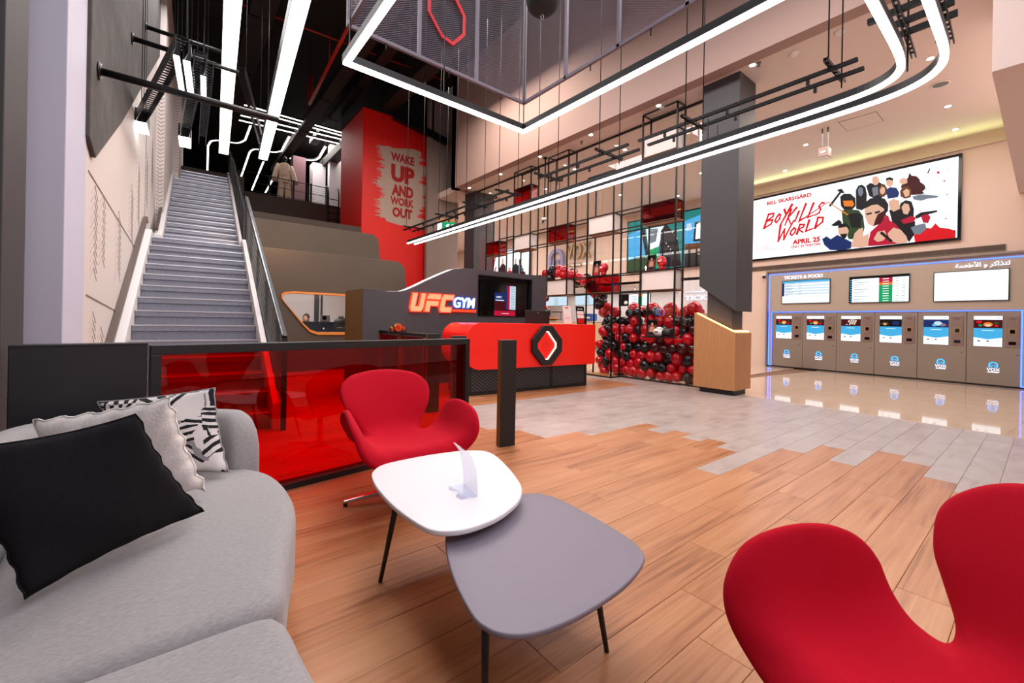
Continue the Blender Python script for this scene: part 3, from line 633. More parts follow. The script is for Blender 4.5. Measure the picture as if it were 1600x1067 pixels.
# ================================================================== UPPER STOREY
gr = thing('landing_railing', 'thin black railing along the edge of the upper storey', 'railing', (3.5, 18.9, 5.9))
for z in (5.98, 6.30, 6.66): MB('black_metal').tube([(1.9, 18.9, z), (5.05, 18.9, z - .03)], .018 if z > 6.5 else .012, 8).build('rail', gr)
for x in (1.9, 2.9, 3.75, 4.28, 4.4, 5.05): MB('black_metal').beam((x, 18.9, 5.9), (x, 18.9, 6.68), .05, .05).build('post', gr)
mb = MB('black_metal')
for i in range(7): mb.tube([(4.4, 18.9, 6.06 + i * .08), (5.05, 18.9, 6.06 + i * .08)], .005, 5)
mb.build('infill_wire', gr)
ld = thing('access_ladder', 'black steel ladder with hooped rails beside the red wall', 'ladder', (5.2, 18.7, 4.0))
for x in (5.03, 5.45): MB('black_metal').tube([(x, 18.72, 4.0), (x, 18.72, 6.3), (x, 18.8, 6.65), (x, 19.1, 6.75)], .03, 8).build('side_rail', ld)
for i in range(8): MB('black_metal').tube([(5.03, 18.72, 4.2 + i * .28), (5.45, 18.72, 4.2 + i * .28)], .018, 8).build('rung', ld)
mq = thing('mannequin', 'black mannequin dressed in a cream martial arts suit behind the upper railing', 'mannequin', (3.50, 19.35, 5.9))
hx, hy, hz = 3.50, 19.35, 5.9
skin_body('body', 'mannequin_black', [(hx, hy, hz + .9), (hx, hy, hz + 1.2), (hx, hy, hz + 1.42), (hx, hy, hz + 1.52), (hx, hy - .01, hz + 1.6), (hx - .09, hy, hz + .85), (hx - .13, hy - .02, hz + .1), (hx - .13, hy - .12, hz + .04), (hx + .09, hy, hz + .85), (hx + .13, hy - .02, hz + .1), (hx + .13, hy - .12, hz + .04)], [(0, 1), (1, 2), (2, 3), (3, 4), (0, 5), (5, 6), (6, 7), (0, 8), (8, 9), (9, 10)], [(.14, .1), (.12, .09), (.15, .1), .055, .05, .08, .045, .04, .08, .045, .04], mq)
head(mq, (hx, hy - .02, hz + 1.69), (-.2, -1, 0), 1.0, 'mannequin_black')
def rings(mb, pr, n=20):                             # elliptical rings (cx, cy, z, rx, ry)
    vs, fs = [], []
    for cx, cy, z, rx, ry in pr:
        for k in range(n): a = 2 * math.pi * k / n; vs.append((cx + rx * math.cos(a), cy + ry * math.sin(a), z))
    for i in range(len(pr) - 1):
        for k in range(n): fs.append([i * n + k, i * n + (k + 1) % n, (i + 1) * n + (k + 1) % n, (i + 1) * n + k])
    return mb.add(vs, fs, True)
for sx in (-1, 1):
    rings(MB('cotton_cream'), [(hx + sx * .15, hy, hz + .05, .115, .12), (hx + sx * .15, hy, hz + .1, .12, .125), (hx + sx * .12, hy, hz + .5, .115, .13), (hx + sx * .09, hy, hz + .88, .12, .14)]).build('trouser_leg', mq)
rings(MB('cotton_cream'), [(hx, hy, hz + .72, .25, .17), (hx, hy, hz + .78, .25, .17), (hx, hy, hz + 1.0, .20, .14), (hx, hy, hz + 1.2, .22, .15), (hx, hy, hz + 1.42, .22, .13), (hx, hy, hz + 1.5, .15, .10), (hx, hy, hz + 1.54, .08, .07)]).build('jacket', mq)
for sx in (-1, 1):
    MB('cotton_cream').tube([(hx + sx * .20, hy, hz + 1.44), (hx + sx * .30, hy, hz + 1.2), (hx + sx * .36, hy - .06, hz + .92), (hx + sx * .38, hy - .1, hz + .74)], [.09, .095, .10, .11], 14).build('sleeve', mq)
    MB('cotton_cream').beam((hx + sx * .09, hy - .12, hz + 1.5), (hx - sx * .05, hy - .17, hz + 1.02), .07, .03, (0, -1, 0)).build('lapel', mq)
mb = rings(MB('cotton_cream'), [(hx, hy, hz + 1.0, .215, .155), (hx, hy, hz + 1.05, .215, .155)]); mb.beam((hx + .02, hy - .16, hz + 1.03), (hx - .05, hy - .2, hz + .8), .05, .015, (0, -1, 0)).beam((hx + .02, hy - .16, hz + 1.03), (hx + .09, hy - .2, hz + .78), .05, .015, (0, -1, 0)); mb.build('belt', mq)
mb = MB('hair')
for dx, dz in ((-.1, 1.25), (.1, 1.2), (-.1, .95), (.12, .85), (.03, .82)): mb.ball((hx + dx, hy - .165, hz + dz), .012, 6, 5)
mb.build('print_mark', mq)
# luminous lines on the upper ceiling
def led_line(name, label, pts, z, r=.035, group=None, cat='light', mt='led_soft'):
    t = thing(name, label, cat, (pts[0][0], pts[0][1], z), group=group)
    P = [(p[0], p[1], z) for p in pts]
    MB('black_metal').sweep(P, r * 2.4, .0, .06).build('profile', t); MB(mt).sweep(P, r * 1.9, -.012, 0).build('diffuser', t)
    mb = MB('black_metal')
    for q in (P[0], P[-1]): mb.beam((q[0], q[1], z + .05), (q[0], q[1], 9.22), .01, .01)
    mb.build('suspension', t); return t
def curve(*p): return [tuple(v[:2]) for v in spline([(a, b, 0) for a, b in p], 5, False)]
led_line('line_light', 'curled white light line on the black ceiling nearest the stair top', [(1.311, 26.5), (1.124, 22.6)] + curve((1.15, 22.0), (1.406, 21.6), (2.05, 21.4), (2.28, 20.8))[1:] + [(2.262, 19.1)], 8.5)
led_line('line_light', 'curled white light line on the black ceiling left of the mannequin', [(2.792, 27.9), (2.614, 22.3)] + curve((2.62, 22.0), (2.8, 21.6), (3.4, 21.5), (3.68, 21.1))[1:] + [(3.623, 19.2)], 8.5)
led_line('line_light', 'straight white light line on the black ceiling behind the mannequin', [(3.53, 28.9), (3.284, 23.1)], 8.5)
led_line('line_light', 'curled white light line on the black ceiling right of the mannequin', [(4.22, 28.9), (3.984, 22.8)] + curve((3.98, 22.3), (4.15, 21.8), (5.0, 21.4), (5.17, 20.8))[1:] + [(5.042, 19.3)], 8.5)
for i, (y0, y1) in enumerate(((17.38, 17.43), (17.73, 17.70), (18.42, 18.05), (18.9, 18.57))):
    led_line('line_light', 'straight white light line above the tiered seating, %s of four parallel lines' % ('first', 'second', 'third', 'last')[i], [(1.3, y0), (5.6, y1)], 8.5, .04)

# ================================================================== PARTITIONS AND POSTS
PA = math.atan2(3.502 - 3.175, 2.268 + 0.09)
PF = Fr((-0.09, 3.175, 0), (math.cos(PA), math.sin(PA), 0), (0, 0, 1))      # normal towards the lounge
t = thing('glass_partition', 'low partition of red tinted glass in a black frame behind the red chair', 'partition', (-0.09, 3.175, 0))
L_ = 2.385
MB('black_powder').rect(PF, 0, 0.97, L_, 1.025, .0, -.10).build('top_rail', t, bevel=.003)
MB('black_powder').rect(PF, 0.05, 0.0, L_ - .05, 0.045, .0, -.10).build('bottom_rail', t, bevel=.003)
for u in (0.0, L_ - .05): MB('black_powder').rect(PF, u, 0, u + .05, .97, .0, -.10).build('post', t, bevel=.003)
MB('red_acrylic').rect(PF, .05, .045, L_ - .05, .97, -.045, -.051).build('glass_panel', t)
t = thing('black_cabinet', 'plain matt black low cabinet between the grey pillar and the red glass partition', 'cabinet', (-0.4, 3.13, 0))
MB('black_panel').rect(PF, -.525, 0.0, -.012, 1.03, .0, -.12).build('body', t, bevel=.004)
MB('black_powder').rect(PF, -.525, 1.03, -.012, 1.04, .004, -.124).build('top', t)
POSTS = [(2.545, 3.262, -.16, 'black square bollard post standing alone on the wood floor before the desk'), (2.60, 4.25, -.16, 'black square bollard post half hidden behind the end of the red glass partition'), (2.68, 5.02, -.16, 'black square bollard post at the near end of the far red glass fence')]
for x, y, a, lb in POSTS:
    t = thing('bollard', lb, 'post', (x, y, 0), a)
    MB('black_powder').prism(Fr((x, y, 0), (math.cos(a), math.sin(a), 0), (-math.sin(a), math.cos(a), 0)), [(-.082, -.04), (.082, -.04), (.082, .04), (-.082, .04)], 0, 1.02).build('shaft', t, bevel=.003)
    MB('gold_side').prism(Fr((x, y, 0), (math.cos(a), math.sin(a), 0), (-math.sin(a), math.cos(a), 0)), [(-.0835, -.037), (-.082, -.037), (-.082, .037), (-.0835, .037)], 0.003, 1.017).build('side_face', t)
t = thing('glass_fence', 'low fence of red glass panels with gold posts before the grey desk wall', 'fence', (2.66, 6.3, 0))
FF = Fr((2.62, 5.15, 0), (0.02, 1, 0), (0, 0, 1), (-1, 0, 0))
for i in range(3):
    MB('red_acrylic').rect(FF, i * .85 + .04, .06, i * .85 + .83, .96, -.03, -.036).build('glass_panel', t)
for i in range(4): MB('gold_side').rect(FF, i * .85, 0, i * .85 + .04, .97, 0, -.08).build('post', t, bevel=.002)
MB('black_powder').rect(FF, 0, .97, 2.59, 1.015, .005, -.085).build('top_rail', t); MB('black_powder').rect(FF, 0, 0, 2.59, .06, .0, -.08).build('bottom_rail', t)
# championship belt laid over the fence
t = thing('championship_belt', 'black championship belt with a gold plate propped on the far red fence', 'belt', (2.6, 5.75, 1.02))
bf = Fr((2.50, 5.72, 1.02), (0.75, .66, 0), (0, 0, 1))
MB('bag_black').prism(bf, [(-.30, 0), (.30, 0), (.28, .05), (.18, .10), (.0, .13), (-.18, .10), (-.28, .05)], -.012, .0).build('strap', t, bevel=.003)
MB('gold').prism(bf, [(.13 * math.cos(a), .065 + .058 * math.sin(a)) for a in [i * math.pi / 10 for i in range(20)]], .0, .012).build('main_plate', t, bevel=.003)
for s in (-1, 1): MB('gold').prism(bf, [(s * .19 + .035 * math.cos(a), .048 + .032 * math.sin(a)) for a in [i * math.pi / 6 for i in range(12)]], .0, .009).build('side_plate', t)
MB('neon_halo').use('glove_red').text('UFC', bf, -.07, .04, .07, .09, .012, .016, .02, .15).build('lettering', t)

# ================================================================== RECEPTION DESK
DA = -0.0833
DF = Fr((3.71, 5.72, 0), (math.cos(DA), math.sin(DA), 0), (0, 0, 1))        # front plane, normal to the lounge
dk = thing('reception_desk', 'bright red reception desk with a black octagon emblem and black mesh plinth', 'desk', (3.71, 5.72, 0), DA)
MB('black_panel').rect(DF, 0.0, 0, 2.52, .46, -.03, -.75).build('plinth', dk)
mat('wire_dark', '#5a5a62', 0.4, 0.2)
mb = MB('wire_dark').lattice(DF, 0.04, .05, 2.50, .45, .075, .055, .011, -.012); 
EFm = Fr(DF(2.535, 0, 0), -DF.n, (0, 0, 1)); mb.lattice(EFm, .05, .05, .62, .45, .07, .055, .008, 0); o = mb.build('wire_mesh', dk, fix=False); o['kind'] = 'stuff'
mb = MB('black_powder').rect(DF, 0, 0, 2.53, .05, .0, -.03).rect(DF, 0, .42, 2.53, .46, .0, -.03)
for u in (0, .82, 1.66, 2.49): mb.rect(DF, u, .05, u + .04, .42, .0, -.03)
mb.build('mesh_frame', dk)
def rr(u0, v0, u1, v1, rl, rR=0.0, n=8):
    p = [(u1, v0), (u1, v1)] if not rR else None
    a = [(u0 + rl + rl * math.cos(t), v1 - rl + rl * math.sin(t)) for t in [math.pi / 2 + i * math.pi / 2 / n for i in range(n + 1)]]
    b = [(u0 + rl + rl * math.cos(t), v0 + rl + rl * math.sin(t)) for t in [math.pi + i * math.pi / 2 / n for i in range(n + 1)]]
    return p + a + b
MB('desk_red').prism(DF, rr(-.13, .42, 2.64, 1.165, .26), .11, .03).build('front_panel', dk, bevel=.006)
MB('desk_red').prism(DF, rr(-.13, .46, 2.64, 1.165, .26), .03, -.78, [rr(-.09, .50, 2.60, 1.125, .22)[::-1]]).build('shell', dk)
MB('desk_red').rect(DF, .2, 1.10, 2.60, 1.125, .03, -.75).build('counter_top', dk)
oc = lambda w, h, f: [(x + 1.44, z + .79) for x, z in ((-w * f, h), (w * f, h), (w, h * f), (w, -h * f), (w * f, -h), (-w * f, -h), (-w, -h * f), (-w, h * f))]
MB('black_powder').prism(DF, oc(.325, .345, .30), .17, .11, [oc(.215, .245, .16)[::-1]]).build('octagon_emblem', dk, bevel=.004)
emat('led_emblem', '#ffdcc0', 5.0)
MB('led_emblem').prism(DF, oc(.222, .252, .16), .135, .112, [oc(.205, .235, .15)[::-1]]).build('emblem_light', dk)
# things on the desk
t = thing('monitor', 'dark monitor seen from behind on the red reception desk', 'monitor', (5.36, 5.98, 1.13))
mf = Fr((5.08, 5.98, 0), (1, -.08, 0), (0, 0, 1)); MB('laptop').rect(mf, 0, 1.17, .56, 1.41, .0, -.025).build('housing', t, bevel=.006); MB('screen_black').rect(mf, .012, 1.182, .548, 1.398, -.025, -.028).build('screen', t)
MB('laptop').rect(mf, .22, 1.125, .34, 1.25, -.02, -.10).rect(mf, .14, 1.125, .42, 1.135, .05, -.14).build('stand', t); MB('aluminium').prism(mf, [(.28 + .012 * math.cos(a), 1.37 + .012 * math.sin(a)) for a in [i * math.pi / 5 for i in range(10)]], .001, .003).build('badge', t)
for nm, lb, u0, u1, fm in (('leaflet_stand', 'white printed card in a clear stand on the red desk', 2.22, 2.44, 'paper'), ('leaflet_stand', 'black and red printed card in a clear stand on the red desk', 2.55, 2.78, 'screen_black')):
    t = thing(nm, lb, 'leaflet', DF(u0 - .2, 1.165, -.1))
    lf = Fr(DF(u0 - .2, 1.165, -.1), DF.u, (0, .15, 1)); w_ = u1 - u0
    MB('acrylic').rect(lf, 0, 0, w_, .36, 0, -.004).rect(lf, 0, 0, w_, .004, .04, -.05).build('stand', t)
    c = MB(fm).rect(lf, .008, .008, w_ - .008, .35, .001, .002)
    if fm == 'paper': c.use('glove_red').rect(lf, .07, .30, .15, .325, .002, .003).use('gray_plastic').rect(lf, .05, .10, .17, .106, .002, .003).rect(lf, .05, .13, .17, .136, .002, .003)
    else: c.use('paper').rect(lf, .03, .12, w_ - .03, .26, .002, .003).use('glove_red').rect(lf, .03, .02, w_ - .03, .11, .002, .003).rect(lf, .03, .19, w_ - .03, .20, .003, .004).use('paper').text('UFC GYM', lf, .05, .285, w_ - .05, .31, .002, .003, .02)
    c.build('card', t)

# ================================================================== DARK DESK WALL, NEON SIGN, SCREEN
DWF = Fr((0, 7.2, 0), (1, 0, 0), (0, 0, 1), (0, -1, 0))
prof = [(2.55, 0), (6.72, 0), (6.72, 2.245), (4.80, 2.235), (4.453, 2.225), (4.25, 2.185), (4.0, 2.075), (3.709, 1.935), (3.45, 1.80), (3.30, 1.73), (3.185, 1.695), (2.95, 1.68), (2.55, 1.675)]
dw = thing('desk_wall', 'dark grey feature wall with a swooping top edge behind the reception desk', 'wall', (2.55, 7.2, 0))
MB('desk_gray').prism(DWF, prof, 0, -.22, [[(4.83, 1.28), (6.29, 1.28), (6.29, 2.14), (4.83, 2.14)]]).build('panel', dw, bevel=.003)
MB('black_panel').rect(DWF, 4.83, 1.28, 6.29, 2.14, -.15, -.2).build('screen_niche', dw)
MB('black_panel').frame(DWF, 4.83, 1.28, 6.29, 2.14, .02, .002, -.15).build('niche_trim', dw)
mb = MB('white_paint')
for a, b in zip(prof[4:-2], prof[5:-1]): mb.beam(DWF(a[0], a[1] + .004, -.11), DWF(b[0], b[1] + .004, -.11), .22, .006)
mb.build('edge_strip', dw)  # pale strip stands in for the highlight along the wall's top edge
MB('desk_gray').box(2.29, 6.55, 0, 2.55, 7.4, 1.665).build('end_pier', dw, bevel=.003); MB('gold_side').box(2.286, 6.56, 0.01, 2.29, 7.39, 1.66).build('pier_lit_side', dw)  # the pier's lit side face: warm light put in as a gold sheet
t = thing('wall_screen', 'wide black display with a narrow lit timetable panel in the desk wall', 'television', (5.55, 7.25, 1.3))
MB('screen_black').rect(DWF, 4.95, 1.30, 6.22, 2.06, -.08, -.14).build('housing', t, bevel=.004)
c = MB('scr_wine').rect(DWF, 5.31, 1.315, 5.88, 1.62, -.08, -.079).use('scr_crimson').rect(DWF, 5.31, 1.315, 5.88, 1.42, -.079, -.078).rect(DWF, 5.66, 1.45, 5.72, 1.96, -.079, -.078)
c.use('scr_navy').rect(DWF, 5.61, 1.45, 5.66, 1.96, -.079, -.078).rect(DWF, 5.31, 1.62, 5.61, 1.80, -.08, -.079)
c.use('scr_pale').rect(DWF, 5.72, 1.45, 5.88, 1.96, -.079, -.078).use('scr_gray')
for i in range(14): c.rect(DWF, 5.74, 1.465 + i * .035, 5.86, 1.475 + i * .035, -.078, -.077)
c.use('scr_crimson')
for i in range(12): c.rect(DWF, 5.67, 1.47 + i * .04, 5.71, 1.485 + i * .04, -.078, -.0775)
c.use('scr_white').text('UFC', DWF, 5.36, 1.69, 5.50, 1.73, -.078, -.077, .02).rect(DWF, 5.34, 1.635, 5.56, 1.65, -.078, -.077).rect(DWF, 5.50, 1.36, 5.70, 1.368, -.077, -.076)
c.build('display', t)
ns = thing('neon_sign', 'glowing red and white gym name letters on the dark desk wall', 'sign', (3.34, 7.17, 1.35))
def glyph(p, x, z, w_, h_, sh=.20): return [(x + a * w_ + b * h_ * sh, z + b * h_) for a, b in p]
U_ = [(0, 1), (0, .2), (.12, 0), (.88, 0), (1, .2), (1, 1), (.68, 1), (.68, .26), (.34, .26), (.34, 1)]
F1 = [(0, .72), (.0, .86), (.12, 1), (1.08, 1), (1.08, .72)]; F2 = [(0, 0), (0, .60), (.98, .60), (.98, .34), (.34, .34), (.34, 0)]
C_ = [(1, 1), (.14, 1), (0, .8), (0, .2), (.12, 0), (.98, 0), (.98, .27), (.34, .27), (.34, .73), (1, .73)]
def grow(p, k):
    cx = sum(a for a, b in p) / len(p); out = []; n = len(p)
    ar = sum(p[i][0] * p[(i + 1) % n][1] - p[(i + 1) % n][0] * p[i][1] for i in range(n)); sg = 1 if ar > 0 else -1
    for i in range(n):
        a, b, c_ = Vector(p[i - 1]), Vector(p[i]), Vector(p[(i + 1) % n]); d1, d2 = (b - a).normalized(), (c_ - b).normalized()
        n1, n2 = Vector((d1.y, -d1.x)) * sg, Vector((d2.y, -d2.x)) * sg; m_ = (n1 + n2); m_ = m_ / max(.5, m_.length_squared / 2) ; out.append(tuple(b + m_ * k))
    return out
x = 3.345
for nme, ps, w_ in (('U', [U_], .25), ('F', [F1, F2], .25), ('C', [C_], .25)):
    hal = MB('neon_red'); fc = MB('neon_peach')
    for p in ps: q = glyph(p, x, 1.355, w_, .325); hal.prism(DWF, grow(q, .016), .0, .035); fc.prism(DWF, q, .035, .045)
    a = hal.build('letter', ns); fc.build('letter_face', a); x += .30
hal = MB('led_blue').text('GYM', DWF, 4.255, 1.44, 4.755, 1.655, .0, .03, .03, .12); a = hal.build('letter', ns); MB('neon_white').text('GYM', DWF, 4.262, 1.447, 4.748, 1.648, .03, .04, .02, .12).build('letter_face', a)
MB('neon_red').rect(DWF, 4.235, 1.365, 4.78, 1.41, 0, .03).build('underline', ns)

# ================================================================== OPEN SHELVING
sh = thing('shelving', 'tall black steel open shelving with red and white boxes beside the glass wall', 'shelving', (7.51, 4.47, 0))
x0, x1 = 7.51, 7.79
def post(x, y, z0, z1): MB('black_metal').box(x - .014, y - .014, z0, x + .014, y + .014, z1).build('post', sh)
def rail(p, q): MB('black_metal').beam(p, q, .024, .024).build('rail', sh)
BAYS = [(4.47, 5.235, .93, 5.46), (5.945, 6.69, 0, 4.54), (7.33, 8.045, 1.86, 5.40), (8.72, 9.435, 0, 5.38), (10.10, 10.77, 0, 4.46)]
for (a, b, z0, z1) in BAYS:
    for y in (a, b):
        for x in (x0, x1): post(x, y, z0, z1)
    for x in (x0, x1): rail((x, a, z1), (x, b, z1))
    for y in (a, b): rail((x0, y, z1), (x1, y, z1))
for (a, b) in ((5.235, 5.945), (6.69, 7.33), (8.045, 8.72), (9.435, 10.10)):
    for z in (3.60, 3.21):
        for x in (x0, x1): rail((x, a, z), (x, b, z))
for (a, b) in ((5.235, 5.945), (6.69, 7.33)):
    for z in (2.26, 1.87):
        for x in (x0, x1): rail((x, a, z), (x, b, z))
def sbox(a, b, zb, zt, m):
    x_0, x_1, y_0, y_1 = x0 + .016, x1 - .016, a + .016, b - .016
    nm, lb = ('box_panel', None)
    if m == 'box_white':
        mb = MB(m).box(x_0, y_0, zb + .02, x_0 + .01, y_1, zt).box(x_1 - .01, y_0, zb + .02, x_1, y_1, zt).box(x_0, y_0, zb + .02, x_1, y_0 + .01, zt).box(x_0, y_1 - .01, zb + .02, x_1, y_1, zt)
        o = mb.build('white_box', sh); o['label'] = 'white panelled box'
    else:
        mb = MB(m).box(x_0, y_0, zb + .02, x_0 + .006, y_1, zt).box(x_1 - .006, y_0, zb + .02, x_1, y_1, zt).box(x_0, y_0, zb + .02, x_1, y_0 + .006, zt).box(x_0, y_1 - .006, zb + .02, x_1, y_1, zt)
        o = mb.build('red_box', sh); o['label'] = 'translucent red box'
    MB('wood_shelf').box(x0 - .01, a - .012, zb, x1 + .01, b + .012, zb + .02).build('shelf_board', sh)
    MB('black_metal').box(x0 - .012, a - .014, zt, x1 + .012, b + .014, zt + .018).build('shelf_top', sh)
    for z in (zb,):
        rail((x0, a, z), (x0, b, z)); rail((x1, a, z), (x1, b, z))
A_, B_, C2, D_, E_ = [(q[0], q[1]) for q in BAYS]
for (a, b), zb, zt, m in ((A_, 4.57, 4.98, 'box_white'), (A_, 3.22, 3.60, 'red_box_acrylic'), (A_, 1.865, 2.25, 'box_white'), (B_, 3.21, 3.60, 'box_white'), (B_, 1.865, 2.25, 'red_box_acrylic'), (C2, 3.20, 3.59, 'red_box_acrylic'), (C2, 1.865, 2.25, 'box_white'), (D_, 4.47, 4.89, 'red_box_acrylic'), (D_, 3.17, 3.57, 'box_white'), (E_, 3.17, 3.55, 'red_box_acrylic')): sbox(a, b, zb, zt, m)
for (a, b), z, m in ((A_, .925, 'black_metal'), (B_, .02, 'wood_shelf'), (B_, 4.52, 'bleacher_dark'), (D_, .02, 'wood_shelf'), (E_, 4.42, 'wood_shelf')):
    MB(m).box(x0, a, z, x1, b, z + .018).build('shelf_board', sh)
rail((x0, 5.945, .012), (x0, 6.69, .012)); rail((x1, 5.945, .012), (x1, 6.69, .012)); rail((x0, 5.945, .012), (x1, 5.945, .012))
def photo_card(label, y0, z, w_, h_, seed):
    t = thing('framed_photo', label, 'photo', (7.66, y0, z)); f = Fr((7.62, y0, z), (0, -1, 0), (.12, 0, 1), (-1, 0, .12))
    MB('black_metal').frame(f, 0, 0, w_, h_, .012, .008, -.008).build('frame', t)
    c = MB('screen_black').rect(f, .012, .012, w_ - .012, h_ - .012, 0, .001).use('poster_photo').rect(f, .02, .02, w_ - .02, h_ * .7, .001, .002)
    c.use('skin').prism(f, [(w_ * .5 + w_ * .11 * math.cos(a), h_ * .74 + w_ * .14 * math.sin(a)) for a in [i * math.pi / 6 for i in range(12)]], .002, .003).prism(f, [(w_ * .24, h_ * .2), (w_ * .76, h_ * .2), (w_ * .72, h_ * .56), (w_ * .55, h_ * .63), (w_ * .45, h_ * .63), (w_ * .28, h_ * .56)], .002, .003)
    c.use('glove_red' if seed % 2 else 'scr_dark').rect(f, w_ * .2, h_ * .1, w_ * .8, h_ * .28, .003, .004); c.build('print', t)
    MB('black_metal').beam(f(w_ / 2, h_ * .8, -.008), (7.74, y0 - w_ / 2, z + .003), .03, .006).build('easel_back', t)
photo_card('framed fighter photo on top of the white box beside a red glove facing forward', 5.17, 2.268, .20, .34, 0)
photo_card('framed photo on top of the red box next to a red boxing glove', 6.62, 2.268, .22, .36, 1)
photo_card('framed photo of a standing fighter beside the white boxing glove', 5.15, .943, .24, .34, 2)
def glove(label, c, m, face=1, s=1.0):
    t = thing('boxing_glove', label, 'glove', c); c = Vector(c)
    mb = MB(m).ball(c + Vector((0, -.02 * face, .19)) * s, .085 * s, 16, 12, .10 * s, .095 * s).ball(c + Vector((0, 0, .12)) * s, .075 * s, 14, 10, .08 * s, .075 * s); mb.build('fist', t)
    MB(m).ball(c + Vector((-.03, .07 * face, .15)) * s, .035 * s, 12, 8, .06 * s, .04 * s).build('thumb', t)
    MB(m if m != 'glove_white' else 'bag_black').tube([c + Vector((0, 0, .0)), c + Vector((0, .0, .05)) * s, c + Vector((0, .0, .11)) * s], [.065 * s, .06 * s, .062 * s], 16).build('cuff', t)
    MB('sign_white').text('UFC', Fr(c + Vector((-.088 * s, .035 * s, .17 * s)), (0, -1, 0), (0, 0, 1), (-1, 0, 0)), 0, 0, .07 * s, .03 * s, 0, .004, .02).build('lettering', t)
glove('red boxing glove standing on the red box of the second shelving bay', (7.64, 6.30, 2.268), 'glove_red')
glove('red boxing glove standing on the white box nearest the grey column', (7.64, 4.82, 2.268), 'glove_red', -1)
t = thing('boxing_glove', 'white boxing glove with a black cuff lying on the lowest shelf', 'glove', (7.64, 4.8, .943))
MB('glove_white').ball((7.64, 4.86, 1.04), .085, 16, 12, .09, .13).build('fist', t); MB('glove_white').ball((7.60, 4.84, 1.11), .035, 12, 8, .03, .07).build('thumb', t)
MB('bag_black').tube([(7.64, 4.76, 1.035), (7.64, 4.66, 1.03), (7.64, 4.58, 1.03)], [.075, .08, .085], 16).build('cuff', t); MB('bag_black').text('UFC', Fr((7.553, 4.92, 1.02), (0, -1, 0), (0, 0, 1), (-1, 0, 0)), 0, 0, .09, .04, 0, .004, .02).build('lettering', t)

# ---- balloons behind the glass
bm_ = {}
def balloon(c, r, m, lb, grp):
    key = m
    if key not in bm_:
        mb = MB(m); prof_ = [(0.02, -1.22), (.10, -1.18), (.05, -1.12), (.30, -1.0)] + [(math.cos(a), math.sin(a)) for a in [-1.15 + i * .245 for i in range(11)]] + [(.06, 1.0)]
        mb.lathe(prof_, 14); o = mb.build('balloon'); bm_[key] = o.data
    else: o = bpy.data.objects.new('balloon', bm_[key]); COL.objects.link(o)
    o.location = c; o.scale = (r, r, r * 1.06); o.rotation_euler = (random.uniform(-1.2, 1.2), random.uniform(-1.2, 1.2), random.uniform(0, 6))
    tag(o, lb, 'balloon', grp)
rb = random.Random(11); n = 0
for layer, xx in ((0, 8.14), (1, 8.33)):
    z = .12
    row = 0
    while z < 1.5:
        y = 4.30 + (row % 2) * .105 + layer * .06
        while y < 6.60:
            if not (z > 1.25 and rb.random() < .35):
                red = rb.random() < .52; r = rb.uniform(.102, .138)
                balloon((xx + rb.uniform(-.04, .04), y + rb.uniform(-.03, .03), z + rb.uniform(-.03, .03)), r, 'balloon_red' if red else 'balloon_black', 'glossy red balloon packed in the balloon wall behind the shelving' if red else 'glossy black balloon packed in the balloon wall behind the shelving', 'red balloons of the balloon wall' if red else 'black balloons of the balloon wall')
            y += .213
        z += .19; row += 1
for y in (4.45, 4.98, 5.40, 5.88): balloon((8.22, y, 1.52), .15, 'balloon_red', 'large red balloon on the top of the balloon wall', 'large red balloons along the wall top')
G = spline([(6.62, .1, 0), (6.66, .7, 0), (6.72, 1.5, 0), (6.98, 1.98, 0), (7.36, 2.25, 0), (7.8, 2.42, 0), (8.24, 2.56, 0), (8.68, 2.5, 0), (8.94, 2.35, 0), (9.0, 1.9, 0), (8.98, 1.3, 0), (8.97, .6, 0)], 3, False)
for i, p in enumerate(G):
    for k in range(3):
        red = rb.random() < .5
        balloon((8.22 + rb.uniform(-.12, .12), p[0] + rb.uniform(-.13, .13), p[1] + rb.uniform(-.10, .10)), rb.uniform(.10, .135), 'balloon_red' if red else 'balloon_black', 'red balloon in the garland arching over the glass entrance' if red else 'black balloon in the garland arching over the glass entrance', 'red balloons of the entrance garland' if red else 'black balloons of the entrance garland')

# ================================================================== TICKET HALL
kb = thing('kiosk_surround', 'taupe ticket wall with blue light outline and TICKETS & FOOD lettering', 'wall', KF(0, 0, 0))
MB('kiosk_panel').rect(KF, 0, 1.63, 5.4, 2.80, .10, .005).build('fascia', kb)
MB('kiosk_taupe').rect(KF, -.03, 0, .0, 2.84, .16, .0).rect(KF, -.03, 2.80, 5.5, 2.84, .16, .0).build('edge_strip', kb)
MB('black_powder').rect(KF, .0, 0, 5.5, .035, .10, .0).build('skirting', kb)
mb = MB('led_blue')
mb.rect(KF, .03, 2.715, 5.5, 2.735, .10, .112).rect(KF, .03, .04, .05, 2.72, .10, .112).rect(KF, .125, 1.605, 5.2, 1.622, .10, .112).rect(KF, .115, .04, .132, 1.61, .10, .112).rect(KF, .05, .04, .12, .055, .10, .112).rect(KF, 4.93, .04, 4.95, 1.61, .10, .112).rect(KF, 4.95, .04, 5.05, .055, .10, .112)
mb.build('light_outline', kb)
MB('kiosk_panel').rect(KF, .05, .035, .12, 1.62, .10, .0).rect(KF, 4.95, .035, 5.5, 1.62, .10, .0).build('side_panel', kb)
c = MB('sign_white').text('TICKETS & FOOD', KF, .44, 2.56, 1.41, 2.655, .10, .13, .018)
ar = '\ufe94\ufee4\ufecc\ufec3\ufef7\ufe8d \ufeed \ufeae\ufedb\ufe8d\ufeac\ufe98\ufedf'
c.text(ar, KF, 3.96, 2.535, 4.765, 2.68, .10, .13, .012); c.build('lettering', kb)
